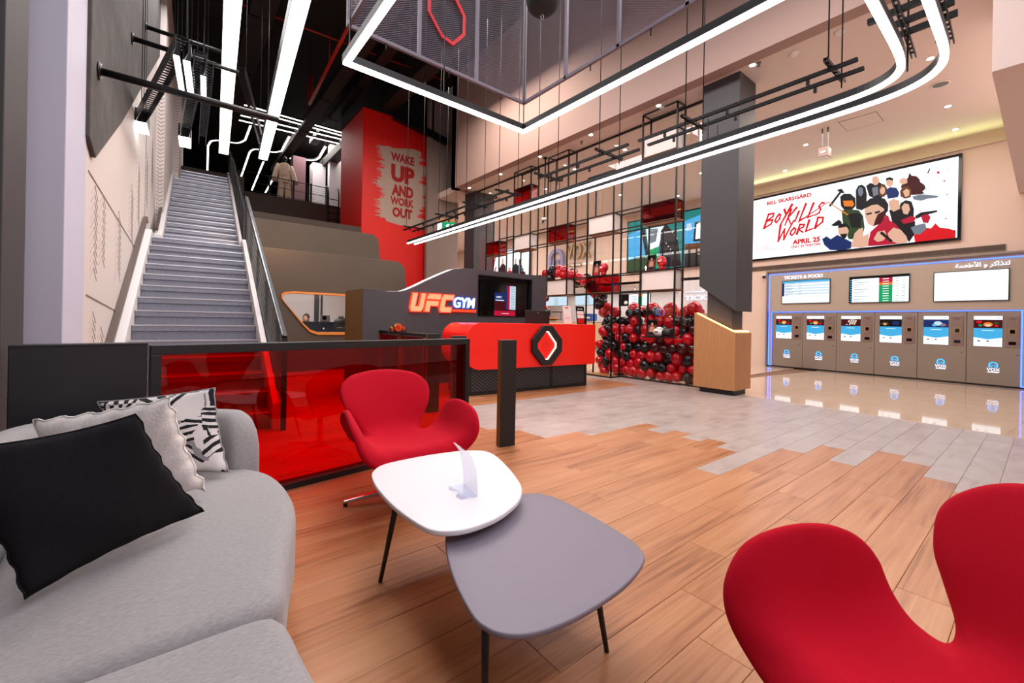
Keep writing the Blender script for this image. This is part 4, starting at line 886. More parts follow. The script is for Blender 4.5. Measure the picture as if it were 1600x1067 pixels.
def display(label, u0, v0, u1, v1, kind, name='information_screen'):
    t = thing(name, label, 'screen', KF((u0 + u1) / 2, v0, .1))
    MB('screen_black').rect(KF, u0 - .015, v0 - .015, u1 + .015, v1 + .015, .10, .13).build('bezel', t)
    c = MB('scr_white').rect(KF, u0, v0, u1, v1, .131, .132)
    if kind == 'A':
        c.use('scr_navy').rect(KF, u0, v0 + .20, u0 + .05, v1, .132, .133).use('scr_blue').rect(KF, u0, v1 - .05, u1, v1, .133, .134).use('scr_pale')
        for i in range(5): c.rect(KF, u0 + .05, v0 + .24 + i * .075, u1, v0 + .28 + i * .075, .132, .133)
        c.use('scr_gray')
        for i in range(9): c.rect(KF, u0 + .07, v0 + .225 + i * .04, u0 + .07 + .08 + .11 * ((i * 7) % 3) / 2 + .05, v0 + .235 + i * .04, .133, .134).rect(KF, u0 + .42, v0 + .23 + i * .04, u0 + .49, v0 + .236 + i * .04, .133, .134)
    if kind == 'B':
        c.use('scr_black').rect(KF, u0, v1 - .05, u1, v1, .132, .133).rect(KF, u0, v0, u0 + .05, v1, .132, .133)
        for i, m in enumerate(('scr_green',) * 7 + ('scr_orange', 'scr_crimson', 'scr_crimson')):
            c.use(m).rect(KF, u0 + .60, v0 + i * .06, u0 + .86, v0 + i * .06 + .06, .132, .133).use('scr_white').rect(KF, u0 + .67, v0 + i * .06 + .02, u0 + .79, v0 + i * .06 + .035, .133, .134)
            c.use('scr_gray').rect(KF, u0 + .08, v0 + i * .06 + .02, u0 + .2 + .1 * (i % 3), v0 + i * .06 + .032, .132, .133).rect(KF, u0 + .92, v0 + i * .06 + .02, u0 + .98, v0 + i * .06 + .03, .132, .133).rect(KF, u0 + 1.03, v0 + i * .06 + .02, u0 + 1.1, v0 + i * .06 + .03, .132, .133)
            c.use('scr_sky').rect(KF, u0 + .01, v0 + i * .06 + .015, u0 + .04, v0 + i * .06 + .04, .133, .134)
    c.build('display', t)
display('wall screen with a pale blue timetable under the TICKETS lettering', .41, 1.87, 1.58, 2.50, 'A')
display('wall screen listing films with a green status column', 2.03, 1.85, 3.19, 2.50, 'B')
display('blank white wall screen under the Arabic lettering', 3.63, 1.84, 4.75, 2.48, 'C')
ordn = ['the one closest to the column', 'second kiosk from the column', 'third kiosk from the column, popcorn on its screen', 'fourth kiosk from the column, dark banner on its screen', 'fifth kiosk from the column, blue shoes on its screen', 'sixth kiosk from the column, burger on its screen']
LOGO = lambda fr, c, u, v, s, w0, w1: c.prism(fr, [(u - s, v), (u - s, v + s * .9)] + [(u + s * math.cos(a), v + s * .9 + s * .9 * math.sin(a)) for a in [math.pi - i * math.pi / 12 for i in range(13)]] + [(u + s, v), (u + s * .62, v), (u + s * .62, v + s * .9)] + [(u + s * .62 * math.cos(a), v + s * .9 + s * .55 * math.sin(a)) for a in [i * math.pi / 12 for i in range(13)]] + [(u - s * .62, v)], w0, w1)
for i in range(6):
    u0, u1 = .14 + i * .803, .14 + (i + 1) * .803
    t = thing('ticket_kiosk', 'taupe self-service ticket machine, ' + ordn[i], 'kiosk', KF((u0 + u1) / 2, 0, .1), group='ticket kiosks along the hall wall')
    MB('kiosk_taupe').rect(KF, u0 + .004, .04, u1 - .004, 1.598, .10, .004).build('cabinet', t, bevel=.004)
    a, b = u0 + .105, u0 + .52
    MB('kiosk_pay').rect(KF, a - .012, .84, b + .012, 1.51, .10, .106).build('screen_bezel', t)
    c = MB('scr_white').rect(KF, a, .85, b, 1.50, .1065, .1075).use('scr_blue').prism(KF, [(a, 1.04), ((a + b) / 2, 1.00), (b, 1.04), (b, 1.24), (a, 1.24)], .1075, .1085)
    c.use(('scr_wine', 'scr_wine', 'scr_wine', 'scr_black', 'scr_navy', 'scr_wine')[i]).rect(KF, a, 1.24, b, 1.42, .1075, .1085)
    P = lambda m, x, z, r, q=.7: c.use(m).prism(KF, [(a + x + r * math.cos(k * math.pi / 6), z + r * q * math.sin(k * math.pi / 6)) for k in range(12)], .1085, .1092)
    if i in (0, 1, 5): P('scr_red', .08, 1.37, .045); P('scr_green', .10, 1.30, .03); P('scr_orange', .21, 1.32, .07); P('scr_cream', .21, 1.30, .045); P('scr_moss', .33, 1.35, .04); P('scr_red', .33, 1.29, .03)
    elif i == 2:
        for k in range(16): P('scr_cream', .12 + (k * 37 % 19) * .011, 1.28 + (k * 23 % 13) * .010, .02)
    elif i == 3: P('scr_brown', .10, 1.31, .07); P('scr_cream', .10, 1.30, .03); c.use('scr_navy').rect(KF, a + .24, 1.28, a + .37, 1.37, .1085, .1092)
    else: P('scr_pale', .24, 1.33, .07); P('scr_gray', .32, 1.30, .05); P('scr_red', .36, 1.29, .022); P('scr_sky', .18, 1.29, .04)
    c.use('scr_gray').rect(KF, b - .09, 1.45, b - .02, 1.46, .1075, .1085)
    for k in range(3): c.use('scr_navy' if k < 2 else 'scr_pale').rect(KF, a + .06 + k * .13, .95, a + .10 + k * .13, .975, .1075, .1085)
    c.use('scr_white').rect(KF, a + .12, 1.185, b - .12, 1.195, .1085, .1092).build('display', t)
    a2, b2 = u0 + .565, u0 + .755
    pp = MB('kiosk_pay').rect(KF, a2, .85, b2, 1.505, .10, .112).build('payment_panel', t, bevel=.004)
    MB('gold').use('sign_bronze').rect(KF, a2 + .035, 1.11, b2 - .035, 1.24, .112, .122).use('screen_black').rect(KF, a2 + .06, 1.135, b2 - .06, 1.215, .122, .126).rect(KF, a2 + .045, .90, b2 - .045, .965, .112, .116).rect(KF, a2 + .05, 1.435, b2 - .05, 1.443, .112, .114).build('card_reader', pp)
    lg = MB('logo_blue'); LOGO(KF, lg, u0 + .40, .405, .068, .101, .106); LOGO(KF, lg, u0 + .40, .405, .030, .101, .106)
    lg.use('logo_white').text('VOX', KF, u0 + .305, .330, u0 + .495, .395, .101, .106, .01).rect(KF, u0 + .32, .30, u0 + .48, .318, .101, .106); lg.build('lit_logo', t)
    MB('screen_black').prism(KF, [(u1 - .07 + .009 * math.cos(k * math.pi / 5), .69 + .009 * math.sin(k * math.pi / 5)) for k in range(10)], .10, .104).build('lock', t)
t = thing('wall_vent', 'long slotted grey air grille between the billboard and the ticket wall', 'vent', KF(2, 2.9, 0))
MB('vent_gray').frame(KF, -.9, 2.885, 4.69, 3.02, .012, .0, .02).build('frame', t); MB('black_metal').rect(KF, -.89, 2.895, 4.68, 3.01, .001, .003).build('backing', t)
mb = MB('vent_gray')
for i in range(8): mb.prism(KF, [(-.89, 2.898 + i * .0145), (4.68, 2.898 + i * .0145), (4.68, 2.905 + i * .0145), (-.89, 2.905 + i * .0145)], .003, .016)
mb.build('slat', t)['kind'] = 'stuff'
for i in range(11): MB('vent_gray').rect(KF, -.37 + i * .46, 2.89, -.362 + i * .46, 3.015, .0, .018).build('divider', t)
bb = thing('billboard', 'wide lit film billboard in a black frame on the hall wall above the kiosks', 'billboard', KF(1.8, 3.2, 0))
MB('screen_black').frame(KF, -.62, 3.20, 4.03, 5.13, .055, .0, .07).build('frame', bb)
MB('scr_white').rect(KF, -.57, 3.25, 3.98, 5.08, .0, .05).build('display', bb)
BILL_ART = [('scr_wine', [(2.991,4.631),(3.029,4.762),(3.12,4.825),(3.144,4.939),(3.184,4.859),(3.276,4.817),(3.327,4.735),(3.341,4.663),(3.417,4.576),(3.436,4.486),(3.382,4.432),(3.42,4.372),(3.332,4.375),(3.204,4.388),(3.073,4.471)]),
  ('scr_red', [(3.242,3.434),(3.369,3.499),(3.443,3.571),(3.542,3.538),(3.614,3.642),(3.687,3.53),(3.806,3.493),(3.946,3.421),(3.944,3.226),(3.62,3.225),(3.272,3.223)]),
  ('scr_dark', [(2.096,4.779),(2.146,4.879),(2.221,4.89),(2.297,4.804),(2.33,4.611),(2.32,4.281),(2.231,4.225),(2.109,4.288)]),
  ('scr_gray', [(2.139,4.769),(2.177,4.842),(2.238,4.8),(2.254,4.666),(2.211,4.583),(2.159,4.633)]),
  ('scr_dark', [(2.311,4.837),(2.4,4.889),(2.488,4.822),(2.573,4.862),(2.646,4.789),(2.663,4.533),(2.623,4.416),(2.493,4.463),(2.375,4.564)]),
  ('scr_skin', [(2.433,5.008),(2.485,5.038),(2.548,5.003),(2.578,4.897),(2.545,4.808),(2.482,4.802),(2.435,4.898)]),
  ('scr_gray', [(2.431,4.752),(2.546,4.76),(2.563,4.556),(2.463,4.525)]),
  ('scr_brown', [(2.561,4.702),(2.602,4.793),(2.674,4.789),(2.731,4.678),(2.725,4.518),(2.664,4.461),(2.584,4.515)]),
  ('scr_skin', [(2.59,4.659),(2.631,4.739),(2.689,4.688),(2.696,4.579),(2.649,4.529),(2.6,4.577)]),
  ('scr_navy', [(2.704,4.631),(2.786,4.682),(2.909,4.634),(2.966,4.497),(2.94,4.397),(2.749,4.405)]),
  ('scr_skin', [(2.709,4.874),(2.769,4.919),(2.838,4.864),(2.848,4.738),(2.786,4.682),(2.722,4.752)]),
  ('scr_dark', [(2.701,4.865),(2.714,4.923),(2.783,4.933),(2.852,4.871),(2.839,4.829),(2.77,4.872)]),
  ('scr_skin', [(2.962,4.807),(3.028,4.849),(3.107,4.793),(3.109,4.699),(3.03,4.684),(2.968,4.742)]),
  ('scr_dark', [(1.758,4.688),(1.837,4.746),(1.979,4.713),(2.09,4.574),(2.102,4.364),(2.017,4.269),(1.859,4.301),(1.778,4.433)]),
  ('scr_orange', [(1.824,4.558),(2.029,4.523),(2.071,4.409),(2.031,4.361),(1.851,4.41)]),
  ('scr_moss', [(1.796,4.314),(2.017,4.288),(2.171,4.238),(2.263,4.07),(2.297,3.767),(2.242,3.479),(1.965,3.52),(1.85,3.844),(1.815,4.08)]),
  ('scr_dark', [(1.924,4.174),(2.141,4.187),(2.233,4.076),(2.208,3.783),(2.023,3.814)]),
  ('scr_dark', [(1.498,4.493),(1.755,4.843),(1.804,4.812),(1.548,4.463)]),
  ('scr_dark', [(1.673,4.882),(1.787,4.893),(1.859,4.76),(1.789,4.769)]),
  ('scr_dark', [(1.556,3.953),(1.735,4.076),(1.8,4.006),(1.802,3.91),(1.639,3.919)]),
  ('scr_navy', [(1.359,3.611),(1.461,3.674),(1.562,3.58),(1.709,3.675),(1.903,3.53),(2.03,3.435),(2.017,3.267),(1.78,3.248),(1.55,3.289),(1.414,3.445)]),
  ('scr_skin', [(1.722,3.846),(1.801,3.948),(1.913,3.909),(1.962,3.749),(1.933,3.601),(1.823,3.561),(1.741,3.689)]),
  ('scr_dark', [(1.706,3.869),(1.769,3.954),(1.896,3.958),(1.976,3.841),(1.968,3.748),(1.913,3.852),(1.771,3.85)]),
  ('scr_dark', [(1.773,3.684),(1.932,3.678),(1.902,3.56),(1.823,3.549)]),
  ('scr_dark', [(2.781,4.113),(2.916,4.156),(3.105,4.046),(3.265,3.739),(3.269,3.464),(3.167,3.273),(3.007,3.506),(2.84,3.817)]),
  ('scr_dark', [(2.958,4.112),(2.996,4.244),(3.088,4.294),(3.193,4.235),(3.239,4.053),(3.237,3.813),(3.16,3.793),(3.001,3.928)]),
  ('scr_skin', [(3.011,4.136),(3.063,4.223),(3.142,4.184),(3.17,4.05),(3.127,3.938),(3.053,3.97)]),
  ('scr_brown', [(2.979,4.529),(3.031,4.639),(3.123,4.616),(3.189,4.513),(3.179,4.342),(3.074,4.331),(2.994,4.402)]),
  ('scr_skin', [(3.032,4.516),(3.097,4.57),(3.156,4.503),(3.147,4.391),(3.079,4.365)]),
  ('scr_gray', [(3.204,4.354),(3.357,4.369),(3.507,4.317),(3.654,4.267),(3.65,4.228),(3.483,4.239),(3.36,4.216),(3.231,4.279)]),
  ('scr_dark', [(3.263,3.877),(3.363,3.943),(3.634,3.938),(3.647,3.896),(3.414,3.854),(3.289,3.803)]),
  ('scr_crimson', [(3.002,3.822),(3.185,3.892),(3.289,3.838),(3.238,3.744),(3.056,3.725)]),
  ('scr_crimson', [(3.364,3.857),(3.488,3.884),(3.534,3.791),(3.491,3.664),(3.404,3.697)]),
  ('scr_gray', [(3.188,3.615),(3.317,3.661),(3.442,3.673),(3.468,3.533),(3.345,3.418),(3.242,3.468)]),
  ('scr_skin', [(2.764,4.331),(2.859,4.38),(2.969,4.303),(2.985,4.106),(2.863,4.06),(2.794,4.146)]),
  ('scr_crimson', [(2.365,3.277),(2.418,3.637),(2.56,3.777),(2.699,4.022),(2.769,3.972),(2.798,3.86),(2.922,3.731),(3.006,3.576),(3.061,3.427),(3.115,3.263),(2.957,3.261),(2.737,3.263)]),
  ('scr_skin', [(2.016,3.305),(2.088,3.653),(2.178,3.75),(2.268,3.772),(2.271,3.549),(2.389,3.605),(2.379,3.275),(2.215,3.26)]),
  ('scr_skin', [(2.761,3.545),(2.869,3.67),(3.005,3.594),(3.113,3.419),(3.147,3.269),(2.956,3.268),(2.805,3.36)]),
  ('scr_skin', [(2.485,3.443),(2.562,3.613),(2.704,3.626),(2.748,3.476),(2.68,3.378),(2.566,3.359)]),
  ('scr_dark', [(2.606,3.57),(2.648,3.617),(2.86,3.352),(2.833,3.303)]),
  ('scr_skin', [(2.285,4.214),(2.349,4.367),(2.551,4.377),(2.696,4.202),(2.713,3.983),(2.616,3.821),(2.474,3.766),(2.371,3.847),(2.308,4.024)]),
  ('scr_wine', [(2.556,4.05),(2.697,4.13),(2.721,4.017),(2.63,3.819),(2.48,3.765),(2.501,3.878)]),
  ('scr_dark', [(2.284,4.251),(2.303,4.414),(2.406,4.491),(2.55,4.487),(2.693,4.418),(2.765,4.259),(2.759,4.099),(2.699,4.022),(2.683,4.169),(2.553,4.305),(2.437,4.311),(2.35,4.275)]),
  ('scr_dark', [(2.322,4.125),(2.44,4.128),(2.446,4.086),(2.338,4.078)]),
  ('scr_dark', [(2.498,4.127),(2.597,4.143),(2.607,4.094),(2.513,4.073)]),
  ('scr_orange', [(1.479,4.615),(1.956,4.167),(1.925,4.155),(1.497,4.572)]),
  ('scr_red', [(3.622,4.84),(3.67,4.82),(3.666,4.762),(3.628,4.786)]),
  ('scr_dark', [(3.463,4.851),(3.499,4.942),(3.514,4.924),(3.476,4.814)])]
c = MB()
for i, (m, p) in enumerate(BILL_ART): c.use(m).prism(KF, p, .0505 + i * .0003, .0507 + i * .0003)
rb = random.Random(5)
for k in range(26): u, v, r = rb.uniform(1.3, 3.9), rb.uniform(3.4, 5.0), rb.uniform(.006, .022); c.use('scr_red' if k % 2 else 'scr_cream').prism(KF, [(u + r * math.cos(a), v + r * math.sin(a) * .8) for a in [i * math.pi / 4 for i in range(8)]], .0502, .0504)
c.build('figure_art', bb)
c = MB('scr_red').text('BILL SKARSGÅRD', KF, -.10, 4.85, 1.08, 4.99, .051, .053, .04)
def brush(c, fr, chars, u, v, w_, h, sl, lean, wd):
    G_ = {'B': [[(.1, 0), (.1, 1)], [(.1, 1), (.7, .9), (.75, .65), (.1, .52)], [(.1, .52), (.85, .4), (.8, .1), (.05, 0)]], 'O': [[(.5, .95), (.15, .7), (.1, .3), (.45, .05), (.8, .3), (.8, .75), (.5, .95)]], 'Y': [[(.05, 1), (.45, .5)], [(.95, 1.15), (.2, -.35)]], 'K': [[(.15, 1.05), (.1, -.05)], [(.9, 1.05), (.15, .45), (.95, -.1)]], 'I': [[(.5, 1), (.45, 0)]], 'L': [[(.2, 1.1), (.15, 0), (.95, .05)]], 'S': [[(.9, .9), (.5, 1), (.2, .75), (.75, .4), (.7, .1), (.1, 0)]], 'W': [[(0, 1.1), (.2, -.1), (.5, .7), (.7, -.1), (1.15, 1.1)]], 'R': [[(.1, 0), (.15, 1)], [(.15, 1), (.8, .85), (.75, .6), (.15, .5), (.9, 0)]], 'D': [[(.15, 0), (.15, 1)], [(.1, 1), (.75, .85), (.85, .4), (.1, 0)]]}
    for ch, k in chars:
        for st_ in G_[ch]:
            P = [(u + a * w_ * k + b * h * k * lean, v + b * h * k + sl * (a * w_ * k)) for a, b in st_]
            for n_, (a, b) in enumerate(zip(P, P[1:])):
                l = math.hypot(b[0] - a[0], b[1] - a[1]); nx, ny = -(b[1] - a[1]) / l, (b[0] - a[0]) / l; w1, w2 = wd * (1.25 if n_ == 0 else .9), wd * .75
                ex, ey = (b[0] - a[0]) / l * wd * .4, (b[1] - a[1]) / l * wd * .4
                c.prism(fr, [(a[0] - ex - nx * w1 / 2, a[1] - ey - ny * w1 / 2), (b[0] + ex - nx * w2 / 2, b[1] + ey - ny * w2 / 2), (b[0] + ex + nx * w2 / 2, b[1] + ey + ny * w2 / 2), (a[0] - ex + nx * w1 / 2, a[1] - ey + ny * w1 / 2)], .051, .053)
        u += w_ * k * 1.12; v += sl * w_ * k * 1.12
brush(c, KF, (('B', 1.25), ('O', .8), ('Y', 1.0)), -.20, 4.16, .21, .32, .30, .30, .058)
brush(c, KF, (('K', 1.15), ('I', .8), ('L', 1.15), ('L', 1.0), ('S', .9)), .40, 4.18, .165, .34, .16, .35, .050)
brush(c, KF, (('W', 1.35), ('O', .75), ('R', .85), ('L', .9), ('D', .95)), .18, 3.74, .225, .30, .20, .25, .054)
c.text('APRIL 25', KF, .62, 3.555, 1.31, 3.70, .051, .053, .05).text('ONLY IN THEATERS', KF, .58, 3.455, 1.33, 3.53, .051, .053, .035)
c.prism(KF, [(.76, 4.17), (1.50, 4.60), (1.49, 4.62), (.74, 4.20)], .051, .053)
c.text('KILLSWORLD', KF, -.40, 3.59, .05, 3.625, .051, .053).text('KILLSWORLD', KF, -.40, 3.54, .05, 3.575, .051, .053).text('KILLSWORLDMOVIE.COM', KF, -.40, 3.49, .38, 3.525, .051, .053)
c.build('lettering', bb)
# display of a gaming room on the wall seen through the glass
WX = Fr((14.02, 0, 0), (0, -1, 0), (0, 0, 1), (-1, 0, 0))
gs = thing('wall_display', 'large lit display of a blue gaming room behind the glass wall', 'screen', (14.0, 8.8, 3.2))
MB('screen_black').rect(WX, -10.38, 3.18, -7.0, 5.18, .0, .05).build('housing', gs)
g = lambda p: [(-a, b) for a, b in p]
c = MB('scr_teal').rect(WX, -10.33, 3.23, -7.05, 5.13, .05, .051).use('scr_moss').prism(WX, g([(10.33, 3.23), (9.3, 3.23), (9.5, 3.7), (10.0, 3.95), (10.33, 3.7)]), .051, .052)
c.use('scr_sky').prism(WX, g([(10.317, 4.688), (9.745, 4.797), (9.539, 3.809), (10.295, 3.661)]), .052, .053).use('scr_white').prism(WX, g([(9.522, 4.763), (8.782, 4.77), (8.976, 4.05), (9.398, 3.95)]), .052, .053).use('scr_gray').prism(WX, g([(9.4, 4.74), (9.0, 4.72), (9.1, 4.25), (9.33, 4.2)]), .053, .054)
c.use('scr_green').prism(WX, g([(9.434, 3.95), (9.009, 4.05), (8.994, 3.25), (9.419, 3.25)]), .052, .053).use('scr_dark').prism(WX, g([(8.9, 4.6), (8.7, 4.85), (8.5, 4.6), (8.3, 4.5), (8.2, 4.1), (8.064, 3.25), (8.95, 3.25)]), .053, .054).prism(WX, g([(9.75, 4.8), (9.6, 4.8), (9.4, 3.8), (9.5, 3.7)]), .053, .054)
c.use('scr_sky').prism(WX, g([(8.031, 4.796), (7.06, 5.0), (7.06, 4.0), (7.948, 3.9)]), .052, .053).use('scr_dark').prism(WX, g([(7.6, 4.7), (7.1, 4.72), (7.1, 4.02), (7.65, 4.05)]), .053, .054).use('scr_white').prism(WX, g([(7.54, 4.63), (7.15, 4.65), (7.15, 4.12), (7.57, 4.12)]), .054, .055).use('scr_brown').prism(WX, g([(7.95, 4.0), (7.06, 3.98), (7.06, 3.62), (7.9, 3.68)]), .053, .054).use('scr_black').prism(WX, g([(7.95, 3.68), (7.06, 3.62), (7.06, 3.23), (7.95, 3.23)]), .054, .055).use('scr_pale').rect(WX, -7.9, 4.45, -7.72, 4.7, .054, .055)
for k in range(9): c.use('scr_cream').rect(WX, -8.75 + (k * 31 % 17) * .03, 3.5 + k * .12, -8.72 + (k * 31 % 17) * .03, 3.55 + k * .12, .055, .056)
c.build('display', gs)
ps = thing('figure_panel', 'narrow white glowing panel with red and black figures seen through the far shelving bays', 'screen', (14.0, 18.5, 3.2))  # glowing panel with flat figures set on the hall wall
MB('screen_black').rect(WX, -19.9, 3.15, -16.2, 5.05, .0, .05).build('housing', ps)
c = MB('scr_white').rect(WX, -19.85, 3.2, -16.25, 5.0, .05, .051)
for n_, (m, u, v, w_, h) in enumerate((('scr_dark', -18.45, 3.25, .62, 1.35), ('scr_gray', -17.0, 3.3, .5, 1.1), ('scr_dark', -17.35, 3.22, .6, 1.25), ('scr_crimson', -17.85, 3.21, .85, .85), ('scr_wine', -16.75, 3.22, .5, .7))):
    c.use(m).prism(WX, [(u - w_ / 2, v), (u + w_ / 2, v), (u + w_ * .42, v + h * .68), (u + w_ * .12, v + h * .78), (u - w_ * .14, v + h * .78), (u - w_ * .45, v + h * .62)], .051 + n_ * .0008, .052 + n_ * .0008)
    c.use('scr_skin' if n_ in (0, 2, 3) else 'scr_brown').prism(WX, [(u - w_ * .1, v + h * .78), (u + w_ * .1, v + h * .78), (u + w_ * .13, v + h * .92), (u + w_ * .06, v + h), (u - w_ * .08, v + h), (u - w_ * .13, v + h * .92)], .0515 + n_ * .0008, .0525 + n_ * .0008)
c.use('scr_red').prism(WX, [(-19.7, 3.3), (-19.5, 3.3), (-19.1, 4.7), (-19.2, 4.75)], .051, .052).prism(WX, [(-19.4, 3.5), (-19.3, 3.4), (-19.0, 4.2), (-19.1, 4.2)], .051, .052); c.build('display', ps)
sg = thing('wall_sign', 'raised cinema lettering with an arched emblem on the peach wall behind the glass', 'sign', (14.0, 13.5, 3.8))
mb = MB('sign_violet'); LOGO(WX, mb, -14.35, 3.75, .48, .0, .08); LOGO(WX, mb, -14.35, 3.75, .22, .0, .08); mb.build('emblem', sg)
MB('sign_bronze').text('VOX', WX, -13.7, 4.02, -12.25, 4.72, .0, .08, .03).text('CINEMAS', WX, -13.65, 3.70, -12.75, 3.84, .0, .05, .02).build('lettering', sg)
tk = thing('hanging_sign', 'white lit TICKETS lettering on the pale bulkhead behind the glass', 'sign', (13.9, 7.4, 2.1))
MB('white_paint').rect(WX, -8.1, 1.85, -6.25, 2.72, .02, .10).build('bulkhead', tk, bevel=.005)
MB('sign_white').text('TICKETS', WX, -7.88, 2.03, -6.55, 2.19, .10, .13, .02).rect(WX, -7.85, 2.30, -7.2, 2.325, .10, .13).text('\ufeae\ufedb\ufe8d\ufeac\ufe97', WX, -7.35, 2.29, -6.9, 2.44, .10, .13, .01).build('lettering', tk)
C0 = Fr((15.3, 0, 0), (0, -1, 0), (0, 0, 1), (-1, 0, 0))
ct = thing('concession_counter', 'long beige counter in the lit recess behind the glass wall', 'counter', (15.5, 12, 0))
MB('counter_beige').rect(C0, -17.5, .12, -8.3, 1.24, .0, -.7).build('front_panel', ct, bevel=.01); MB('white_paint').rect(C0, -17.52, 1.24, -8.28, 1.29, .04, -.75).build('worktop', ct, bevel=.004); MB('gray_plastic').rect(C0, -17.45, 0, -8.35, .12, -.05, -.65).build('kick_plate', ct)
for (lb, a, b, v0, v1, kind) in (('bright menu screen with dark food panel behind the red balloons', 11.5, 10.0, 1.95, 2.42, 1), ('pale blue menu screen above the concession counter', 14.05, 12.6, 2.02, 2.46, 0), ('second pale menu screen at the far end of the counter', 16.1, 14.6, 2.02, 2.46, 0)):
    t = thing('menu_screen', lb, 'screen', (15.0, a, v0)); f = Fr((15.0, 0, 0), (0, -1, 0), (0, 0, 1), (-1, 0, 0))
    MB('screen_black').rect(f, -a - .02, v0 - .02, -b + .02, v1 + .02, 0, -.05).build('housing', t)
    c = MB('scr_pale' if kind == 0 else 'scr_white').rect(f, -a, v0, -b, v1, .001, .002)
    if kind: c.use('scr_black').rect(f, -a, v0, -a + .5, v1, .002, .003).use('scr_green').rect(f, -a + .95, v0, -a + 1.15, v1, .002, .003).use('scr_orange').rect(f, -a + .95, v1 - .1, -a + 1.15, v1, .003, .004).use('scr_cream').prism(f, [(-a + .35 + .1 * math.cos(k), v0 + .13 + .08 * math.sin(k)) for k in range(6)], .003, .004)
    c.use('scr_gray')
    for k in range(6): c.rect(f, -a + .62, v0 + .06 + k * .06, -a + .9, v0 + .075 + k * .06, .004, .005)
    c.build('display', t); MB('aluminium').beam((15.03, (a + b) / 2, v1), (15.03, (a + b) / 2, 2.75), .03, .03).build('bracket', t)
t = thing('snack_box', 'blue and white snack carton on the concession counter', 'box', (15.3, 13.6, 1.29)); MB('blue_box').box(15.2, 13.2, 1.29, 15.6, 14.1, 1.62).build('body', t, bevel=.02); MB('paper').box(15.195, 13.3, 1.40, 15.2, 14.0, 1.48).build('band', t)
t = thing('snack_tray', 'tray of orange snacks under a black lamp on the far counter', 'tray', (15.5, 16.1, 1.29)); MB('black_metal').box(15.2, 15.6, 1.29, 15.7, 16.7, 1.33).box(15.2, 15.6, 1.70, 15.7, 16.7, 1.74).build('tray', t); MB('orange_wood').slab([(15.45 + .2 * math.cos(a), 16.15 + .45 * math.sin(a)) for a in [i * math.pi / 8 for i in range(16)]], 1.33, 1.43, .04).build('food', t)
for y in (15.65, 16.65): MB('black_metal').beam((15.66, y, 1.33), (15.66, y, 1.70), .02, .02).build('post', t)
t = thing('counter_rail', 'thin chrome queue rail in front of the concession counter', 'railing', (14.6, 12.5, 0)); MB('aluminium').tube([(14.6, 12.6, 0), (14.6, 12.6, .98)], .025).tube([(14.6, 15.5, 0), (14.6, 15.5, .98)], .025).build('post', t); MB('black_metal').tube([(14.6, 12.55, .98), (14.6, 15.5, .98)], .03).build('rail', t)
# small fittings
t = thing('security_camera', 'white dome security camera on the peach wall beside the ticket wall', 'camera', KF(-.12, 2.68, 0)); MB('plastic_white').tube([KF(-.12, 2.72, 0), KF(-.12, 2.72, .14)], .05, 14).build('mount', t); MB('screen_black').ball(KF(-.12, 2.68, .12), .05, 14, 10).build('dome', t)
t = thing('ceiling_camera', 'small white camera on a long black ceiling pole by the shelving', 'camera', (7.6, 8.27, 3.8)); MB('black_metal').tube([(7.6, 8.27, 3.92), (7.6, 8.27, 5.5)], .018, 8).lathe([(.06, 5.47), (.06, 5.5)], 14, Fr((7.6, 8.27, 0), (1, 0, 0), (0, 1, 0))).build('pole', t); MB('plastic_white').ball((7.6, 8.27, 3.88), .09, 14, 10, .05).ball((7.6, 8.33, 3.82), .06, 12, 8, .05).build('body', t); MB('screen_black').ball((7.55, 8.27, 3.82), .035, 10, 8).build('lens', t)
t = thing('exit_sign', 'green and white running man exit sign hanging in front of the red wall', 'sign', (5.75, 10.2, 3.7)); ef = Fr((5.52, 10.2, 3.55), (.78, -.62, 0), (0, 0, 1))
MB('exit_green').rect(ef, .12, 0, .46, .26, 0, .03).use('sign_white').rect(ef, 0, 0, .12, .26, 0, .03).prism(ef, [(.22, .05), (.26, .05), (.28, .12), (.34, .08), (.36, .10), (.30, .17), (.33, .2), (.28, .21), (.22, .17), (.24, .13)], .03, .032).rect(ef, .38, .03, .43, .2, .03, .032).rect(ef, .03, .04, .08, .2, .03, .031).build('panel', t); MB('wood_shelf').rect(ef, 0, .26, .46, .36, .0, .04).build('housing', t); MB('black_metal').beam(ef(.23, .36, .02), ef(.23, 5.7, .02), .012, .012).build('rod', t)
DLS = [(7.21, 3.10), (7.40, 4.84), (7.40, 6.58), (7.42, 8.31), (7.47, 10.05), (7.49, 11.75), (8.73, 6.6), (8.78, 8.34), (9.38, 1.23), (11.65, 1.27), (11.67, 3.64), (13.12, 1.31), (9.4, 4.0), (9.4, 10.2), (11.7, 6.2), (11.7, 9.0), (13.2, 4.6), (13.2, 7.8)]
for i, (x, y) in enumerate(DLS):
    x = max(x, 7.44)
    t = thing('downlight', 'small round recessed downlight in the pale hall ceiling', 'light', (x, y, 5.5), group='recessed ceiling downlights')
    f = Fr((x, y, 0), (1, 0, 0), (0, 1, 0)); MB('plastic_white').lathe([(.045, 5.496), (.062, 5.492), (.065, 5.5)], 16, f).build('ring', t); MB('downlight').lathe([(.045, 5.494), (.045, 5.499)], 16, f).build('lens', t)
for i, (x, y, lb) in enumerate(((7.45, 3.01, 'dark sprinkler head in the ceiling by the grey column'), (7.56, 6.97, 'dark sprinkler head in the ceiling above the shelving'))):
    t = thing('fire_sprinkler', lb, 'sprinkler', (x, y, 5.5)); f = Fr((x, y, 0), (1, 0, 0), (0, 1, 0)); MB('gray_plastic').lathe([(.04, 5.5), (.035, 5.485), (.012, 5.48), (.012, 5.45), (.03, 5.445), (.03, 5.44)], 12, f).build('body', t)
